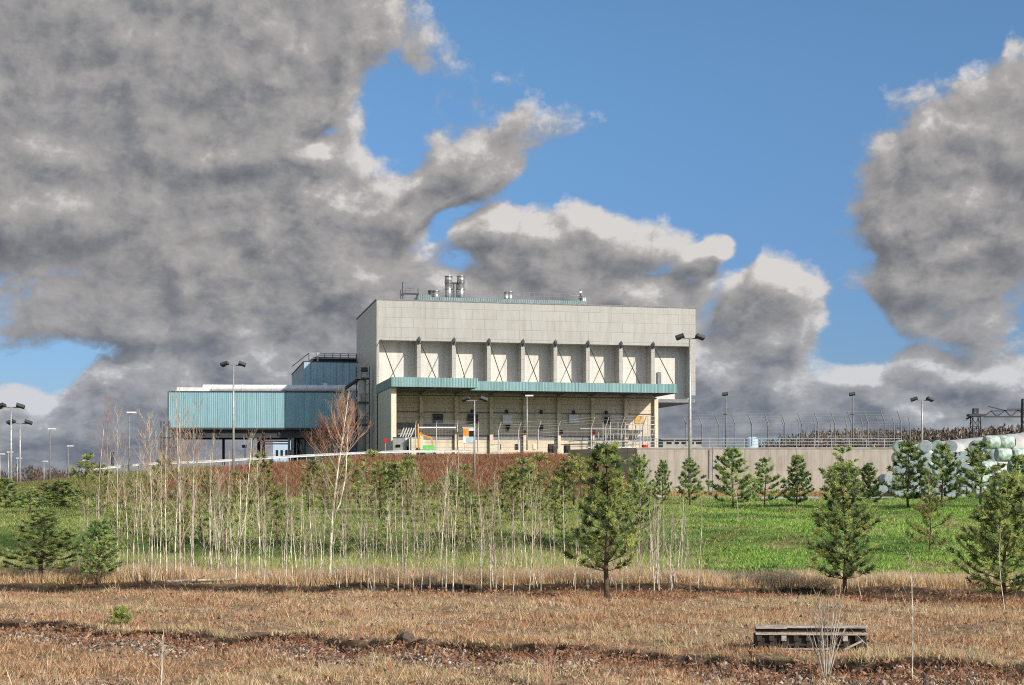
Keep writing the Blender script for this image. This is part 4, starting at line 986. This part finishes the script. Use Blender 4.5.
# fine whips reaching above the crest at the far left of the bank
wh = [bare_proto('bare_tree', 'tree', *bare_mesh(400+i, 6, .03, 16, .55, 4, False, .25, .4), M_twigred, M_twigred) for i in range(2)]
for i, (px, pt_) in enumerate(((108,402),(147,425),(180,420),(196,440),(166,432),(265,440))):
    x, y, z = spot(px, 512); place(wh[i % 2], x, y, z, 6, EYE+(HZ-pt_)/F*y-z, 1, 1.1, 'fine-twigged dark bare tree rising above the bank, %s' % ['tallest one midway to the teal hall','just left of the stair tower','before the left end of the teal hall','before the first stilt','right before the stair tower','before the middle stilts'][i], 'fine bare trees on the bank')
# isolated small plants
def sap_at(proto, H0, px, pb, pt_, label, rz=None, sc=1.0):
    x, y, z = spot(px, pb); hh = EYE+(HZ-pt_)/F*y-z; return place(proto, x, y, z-.03, H0, hh, 1, sc, label, None, rz)
sap_at(sap[3],4.5,737,523,478,'thin staked sapling on the green slope before the tall forked pine', None, .9)
sap_at(sap[1],4.5,931,522,474,'short leaning pale sapling on the green slope before the bales', None, .9)
sap_at(whip[0],3,912,683,552,'lone twiggy sapling near the lower right corner', None, .8)
sap_at(whip[1],3,1005,612,520,'pale stick sapling in front of the large bushy pine at the right edge', None, .8)
sap_at(whip[2],3,862,602,566,'small twig sapling at the field edge beside the broad open pine', None, .9)
x, y, z = spot(658,548); 
sm_ = tree_proto('pine_seedling', 'seedling', *pine_mesh(130, .6, .38, 20, 26, [M_o1,M_n1,M_o2], .12, .1, .012, .02)); x, y, z = spot(122,627)
sm_.location = (x,y,z); sm_.scale = (.75,.75,.72); sm_['label'] = 'tiny green pine seedling alone on the dry field, left'
brn = tree_proto('withered_pine', 'pine', *pine_mesh(131, 2.2, 1.3, 40, 14, [M_b[3],M_o1,M_b[0]], .16, .3, .02, .05)); x, y, z = spot(930,553); brn.location = (x,y,z); brn['label'] = 'low withered brownish pine on the green slope at the right'
# shrub with stalks in front of the pallets
def stalks(seed, n, Hh, spread, label, px, pb, mt, name='stalk_bush'):
    rg = random.Random(seed); q = MB(); x, y, z = spot(px, pb)
    for i in range(n):
        a = rg.uniform(0,6.28); l = Hh*rg.uniform(.55,1.05); dx = math.cos(a)*spread*rg.uniform(.2,1); dy = math.sin(a)*spread*.5
        q.tube([(dx*.1,dy*.1,0),(dx*.5,dy*.5,l*.5),(dx,dy,l)], [.013,.010,.004], 4, False)
        for k in range(4):
            f_ = rg.uniform(.35,.9); p = Vector((dx*f_,dy*f_,l*f_)); q.tube([p,p+Vector((rg.uniform(-.25,.25),rg.uniform(-.1,.1),rg.uniform(.12,.35)))],[.006,.003],3,False)
    o = q.build(name, mt, None, loc=(x,y,z)); return tag(o, label, 'bush')
stalks(3, 13, 1.75, .55, 'bundle of tall bare reddish-white stalks in front of the pallet stack', 826, 680, M_birch)
stalks(4, 4, 1.1, .12, 'few dry pale stalks near the lower left corner', 161, 690, M_birch)
stalks(5, 7, .8, .3, 'low dry stalk cluster at the bottom edge, centre right', 548, 690, M_twigred)
# orange-leaved shrub
q = MB(); x, y, z = at(825,497,118); rg = random.Random(9)
for i in range(500):
    p = Vector((rg.gauss(0,.5),rg.gauss(0,.3),abs(rg.gauss(.3,.22)))); a = Vector((rg.uniform(-1,1),rg.uniform(-1,1),rg.uniform(-1,1)))*.09; b = Vector((rg.uniform(-1,1),rg.uniform(-1,1),rg.uniform(-1,1)))*.09
    q.add([p,p+a,p+b],[(0,1,2)], i % 2)
o = q.build('orange_bush', [mat('orange_leaves',(.60,.33,.05)), M_l[2]], None, loc=(x,y,h(x,y))); tag(o, 'small orange-yellow bush at the wall foot behind the broad open pine', 'bush')

# ------------------------------------------------------------------ pallet stack
x, y, z = spot(812, 652); PW = 112/F*y
t = thing('pallet_stack', 'low stack of weathered wooden pallets lying in the dry grass, lower right', 'pallets', (x,y,z-.08), R(-2.5))
def plank(a, b, y0, y1, z0, z1, m_, nm):
    q = MB(); q.box(a,b,y0,y1,z0,z1); o = q.build(nm, m_, t); return o
hw = PW/2
plank(-hw,hw*.99,-.02,.06,.425,.465,M_wood,'top_board'); plank(-hw,-hw*.45,-.04,.04,.555,.60,M_wood,'top_board'); plank(-hw*.5,hw*.97,.02,.12,.565,.61,M_wood,'top_board')
for yy in (.24,): plank(-hw*.98,hw*.98,yy,yy+.13,.555,.60,M_wood,'top_board')
plank(-hw*.98,hw*.98,.08,.55,.0,.41,M_wooddark,'core'); plank(-hw*.97,hw*.97,.10,.40,.475,.55,M_wooddark,'core')  # dark filler, puts the shade of the gaps between boards into colour
for i in range(9):
    a = -hw+(.03+i*PW/9.2); plank(a, a+.10, .0, .17, .30, .418, M_wooddark if i % 5 != 2 else M_wood, 'block'); plank(a+.02, a+.11, .03, .17, .04, .295, M_wooddark, 'block')
plank(-hw*.9,hw*.96,.04,.13,.20,.235,M_wooddark,'board'); plank(-hw*.6,hw*.3,-.02,.04,.12,.15,M_wood,'board')
q = MB(); q.bar((hw*.55,-.03,.12),(hw*.9,-.01,.32),.03,.04); q.build('board', M_wood, t)
# fallen branches
t = thing('fallen_branch', 'pale fallen branch lying at the foot of the saplings, left', 'branch', spot(205,584))
q = MB(); q.tube([(-1.3,0,.08),(-.4,-.1,.14),(.4,.05,.12),(1.2,-.05,.2)], [.035,.04,.03,.012], 6); q.build('stem', M_birch, t)
q = MB(); q.tube([(-.3,-.1,.14),(.1,-.4,.3),(.5,-.5,.35)], [.02,.014,.006], 4); q.tube([(.3,.0,.12),(.7,.25,.3)], [.015,.006], 4); q.build('twig', M_twig, t)
q = MB(); x, y, z = spot(405,641); rg = random.Random(2)
for (dx, dy, sz) in ((0,0,.11),(.12,.05,.08),(-.1,.06,.08),(.02,.12,.10)):
    q.tube([(dx-sz,dy,.02),(dx-sz*.6,dy+.03,.06),(dx,dy,.08),(dx+sz*.5,dy-.02,.05),(dx+sz,dy,.01)], [sz*.3,sz*.8,sz*1.0,sz*.75,sz*.25], 9)
o = q.build('dark_stone', M_st[2], None, loc=(x,y,z)); tag(o, 'dark lump of stones half sunk in the ledge, left of centre', 'stone')

# ------------------------------------------------------------------ ground cover (stuff)
def blades(name, x, y, hgt, wid, mi, mats_, lean=.35, zoff=-.02):
    n = len(x); z = H(x, y)+zoff; a = NR.uniform(0, 2*np.pi, n)
    # mostly facing across, so blades read from any side
    dx, dy = np.cos(a)*wid/2, np.sin(a)*wid/2
    lx, ly = NR.normal(0, lean, n)*hgt, NR.normal(0, lean, n)*hgt
    V = np.stack([np.stack([x-dx, y-dy, z], 1), np.stack([x+dx, y+dy, z], 1), np.stack([x+lx, y+ly, z+hgt], 1)], 1).reshape(-1,3)
    me = np_mesh(name, V, np.arange(3*n).reshape(-1,3), mi, mats_); o = bpy.data.objects.new(name, me); C.objects.link(o); return o
def fan(n, d0, d1, k0=-.40, k1=.40, pw=1.0):
    d = d0+(d1-d0)*NR.rand(n)**pw; k = NR.uniform(k0, k1, n); return k*d, d
def clump(x, y, s):    # patchiness field, 0..1
    return .5+.25*np.sin(x*s+1.7*np.sin(y*s*.8))+.25*np.sin(y*s*1.3+1.3*np.sin(x*s*1.1+2))
# dry field
x, y = fan(300000, 21, 49); le = ledge(x); c = clump(x,y,1.1)*.6+clump(y*.9+4,x*1.2,2.9)*.4
yt = 47.5 - .168*x*(x > 0) + .25*np.sin(x*.8)
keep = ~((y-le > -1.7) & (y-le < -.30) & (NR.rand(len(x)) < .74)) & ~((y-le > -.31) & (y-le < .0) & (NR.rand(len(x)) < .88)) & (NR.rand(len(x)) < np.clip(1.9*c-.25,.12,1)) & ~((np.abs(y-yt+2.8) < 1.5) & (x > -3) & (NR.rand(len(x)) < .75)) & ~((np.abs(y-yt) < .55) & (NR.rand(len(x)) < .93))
x, y, c = x[keep], y[keep], c[keep]; tu_ = clump(x*1.3+1,y*1.1,2.3)*clump(x+5,y+3,3.7); hg = (.05+.10*c+.22*np.clip(tu_-.30,0,1))*NR.uniform(.5,1.35,len(x)); hg[NR.rand(len(x)) < .025] *= 2.4
r = NR.rand(len(x)); c2 = clump(x+7,y*1.4,.55); mi = np.where(r < .25,0,np.where(r < .52,1,np.where(r < .72,2,np.where(r < .86,3,4)))); mi = np.where((mi == 3) & (c2 < .4), 2, mi); mi = np.where((mi == 2) & (c2 > .62), 4, mi)
tag(blades('dry_grass', x, y, hg, NR.uniform(.012,.032,len(x)), mi, M_d, .45), 'dry tan and reddish grass covering the foreground field', 'grass', None, 'stuff')
# tall pale fringe at the foot of the trees
x = NR.uniform(-24,24,60000); yt = 47.5 - .168*x*(x > 0); y = yt+.55+np.abs(NR.normal(0,1.15,len(x)))
hg = NR.uniform(.25,.62,len(x))*(.6+.5*clump(x,y,.9)); r = NR.rand(len(x))
tag(blades('tall_dry_grass', x, y, hg, NR.uniform(.015,.035,len(x)), np.where(r < .4,0,np.where(r < .6,1,np.where(r < .68,2,np.where(r < .9,3,4)))), M_d, .25), 'tall straw-coloured grass fringe at the foot of the trees', 'grass', None, 'stuff')
# green slope
x, y = fan(330000, 49.5, 121, -.44, .50); kg = y > 50.5+1.2*np.sin(x*.37)+1.0*np.sin(x*1.1+1)+NR.normal(0,.8,len(x)); x, y = x[kg], y[kg]; c = clump(x,y,.35); c3 = clump(x*1.3+3,y+9,.9)
hg = NR.uniform(.06,.17,len(x))*(.35+.6*c+1.1*clump(x+2,y,1.7)**2); r = NR.rand(len(x))
mi = np.where(r < .4,0,np.where(r < .68,1,np.where(r < .86,2,3))); mi = np.where((c3 < .28) & (r < .7), 3, mi); mi = np.where((c < .3) & (r < .55), 2, mi); lf = 1-sm(2,9,x-.16*(y-50)); mi = np.where((NR.rand(len(x)) < .62*lf), np.where(NR.rand(len(x)) < .7, 4, 3), mi); tb = np.exp(-((y-66-.6*np.sin(x*.4))/2.2)**2)*lf; mi = np.where(NR.rand(len(x)) < .9*tb, 2, mi); kk = ~((c3 < .16) & (NR.rand(len(x)) < .5)); x, y, hg, mi = x[kk], y[kk], hg[kk], mi[kk]  # darker blades along the terrace edge carry its painted shadow
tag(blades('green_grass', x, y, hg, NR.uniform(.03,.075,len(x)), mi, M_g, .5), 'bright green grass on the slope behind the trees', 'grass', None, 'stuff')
# undergrowth between the saplings
n = 42000; x = NR.uniform(-21,8,n); y = 51.5+np.abs(NR.normal(0,6.5,n)); k = (y < 66) & (NR.rand(n) < clump(x,y,.8)) & (NR.rand(n) < 1-sm(4,8,x)); x, y = x[k], y[k]; r = NR.rand(len(x))
tag(blades('undergrowth', x, y, NR.uniform(.15,.75,len(x))*(.4+.8*clump(x,y,1.6)), NR.uniform(.012,.03,len(x)), np.where(r < .35,0,np.where(r < .6,1,np.where(r < .8,2,3))), [M_o1,M_o2,M_g[4],M_d[0]], .4), 'yellow-green undergrowth between the bare saplings', 'undergrowth', None, 'stuff')
# brown brambles on the bank
n = 120000; x = NR.uniform(-62,12,n); y = NR.uniform(117,151,n); zc = np.interp(x, ZX, ZZ)
k = (zc > 2.0) & ((y > 120) | (NR.rand(n) < .5)) & (NR.rand(n) < .4+.6*clump(x,y,.6)); x, y = x[k], y[k]; hg = NR.uniform(.15,.60,len(x)); r = NR.rand(len(x))
low = y < 127
mi = np.where(r < .42,0,np.where(r < .74,1,np.where(r < .93,2,3))); mi = np.where(low & (NR.rand(len(x)) < .5), 3, mi); mi = np.where((x < -36+.15*(y-120)+4*clump(x,y,.5)) & (NR.rand(len(x)) < .85), np.where(r < .5, 3, 4), mi)
tag(blades('bramble_cover', x, y, hg, NR.uniform(.05,.13,len(x)), mi, M_b, .6), 'reddish-brown brambles covering the bank below the building', 'brambles', None, 'stuff')
# brown strip under the retaining wall
n = 14000; x = NR.uniform(12,60,n); y = NR.uniform(135,164,n); r = NR.rand(n)
tag(blades('wall_foot_weeds', x, y, NR.uniform(.2,.6,n), NR.uniform(.06,.12,n), np.where(r < .5,0,np.where(r < .8,2,3)), M_b, .5), 'brown weeds between the pale road and the retaining wall', 'weeds', None, 'stuff')
# leaf litter
n = 26000; x = NR.uniform(-20,22,n); yt = 47.5 - .168*x*(x > 0); y = yt-2.2+NR.normal(0,1.1,n); k = NR.rand(n) < .12+.88*sm(-5,4,x); x, y = x[k], y[k]
x2, y2 = fan(9000,22,45); x3 = NR.uniform(-15,12,9000); y3 = ledge(x3)-.1-np.abs(NR.normal(0,.8,9000)); x = np.r_[x,x2,x3]; y = np.r_[y,y2,y3]; n = len(x)
z = H(x,y)+NR.uniform(.02,.14,n); A = NR.normal(0,.045,(n,3)); B_ = NR.normal(0,.045,(n,3)); p = np.stack([x,y,z],1)
V = np.stack([p,p+A,p+B_],1).reshape(-1,3); me = np_mesh('leaf_litter', V, np.arange(3*n).reshape(-1,3), NR.randint(0,3,n), M_l); o = bpy.data.objects.new('leaf_litter', me); C.objects.link(o)
tag(o, 'reddish fallen leaves scattered over the field', 'leaves', None, 'stuff')
# rubble below the ledge
n = 19000; x = NR.uniform(-16,14,n); le = ledge(x); y = le-.12-np.abs(NR.normal(0,.9,n)); x2, y2 = fan(500,22,44); x = np.r_[x,x2]; y = np.r_[y,y2]; n = len(x)
s = NR.uniform(.012,.046,n)*np.where(NR.rand(n) < .05,1.8,1); z = H(x,y)+s*.35
ico = np.array([(0,0,1),(.9,0,.35),(.28,.85,.4),(-.72,.53,.38),(-.7,-.55,.4),(.3,-.86,.36),(.7,.5,-.45),(-.3,.8,-.4),(-.9,0,-.4),(-.25,-.85,-.42),(.7,-.5,-.4),(0,0,-1)])
icf = np.array([(0,1,2),(0,2,3),(0,3,4),(0,4,5),(0,5,1),(1,6,2),(2,7,3),(3,8,4),(4,9,5),(5,10,1),(6,7,2),(7,8,3),(8,9,4),(9,10,5),(10,6,1),(11,7,6),(11,8,7),(11,9,8),(11,10,9),(11,6,10)])
V = ico[None]*NR.uniform(.7,1.25,(n,12,1))*s[:,None,None]; V = V*NR.uniform(.6,1.3,(n,1,3)); V = V+np.stack([x,y,z],1)[:,None,:]
Fa = (icf[None]+12*np.arange(n)[:,None,None]).reshape(-1,3); r = NR.rand(n)
me = np_mesh('rubble', V.reshape(-1,3), Fa, np.repeat(np.where(r < .30,0,np.where(r < .72,1,2)),20), M_st); o = bpy.data.objects.new('rubble', me); C.objects.link(o)
tag(o, 'strip of broken stones and gravel below the grassy ledge', 'rubble', None, 'stuff')
# distant woods
def woods(name, x, y, hh, label, mats_):
    n = len(x); z = H(x,y); V = []; MI = []
    base = np.stack([x,y,z],1); m_ = 26
    out = []
    for k in range(m_):
        g = NR.rand(n)**.8; c_ = base+np.stack([NR.normal(0,1,n)*hh*.18*(1.2-g), NR.normal(0,1,n)*hh*.15, hh*(.1+.85*g)],1)
        a = NR.normal(0,1,(n,3))*hh[:,None]*.05; b = NR.normal(0,1,(n,3))*hh[:,None]*.05; a[:,2] += hh*.12
        out.append(np.stack([c_,c_+a,c_+b],1))
    V = np.concatenate(out).reshape(-1,3); me = np_mesh(name, V, np.arange(len(V)).reshape(-1,3), NR.randint(0,len(mats_),len(V)//3), mats_)
    o = bpy.data.objects.new(name, me); C.objects.link(o); tag(o, label, 'woodland', None, 'stuff')
n = 3200; x = NR.uniform(92,330,n); y = NR.uniform(560,760,n)
woods('far_wood', x, y, NR.uniform(6,11,n), 'brown leafless woodland on the far hill at the right', [M_twigdark, M_twig, M_twigdark, M_wooddark])
n = 1300; x = NR.uniform(-330,-120,n); y = NR.uniform(420,560,n)
woods('far_hedge', x, y, NR.uniform(4,7.5,n), 'dark tree line on the horizon at the far left', [M_twigdark, M_n3, M_b[1]])
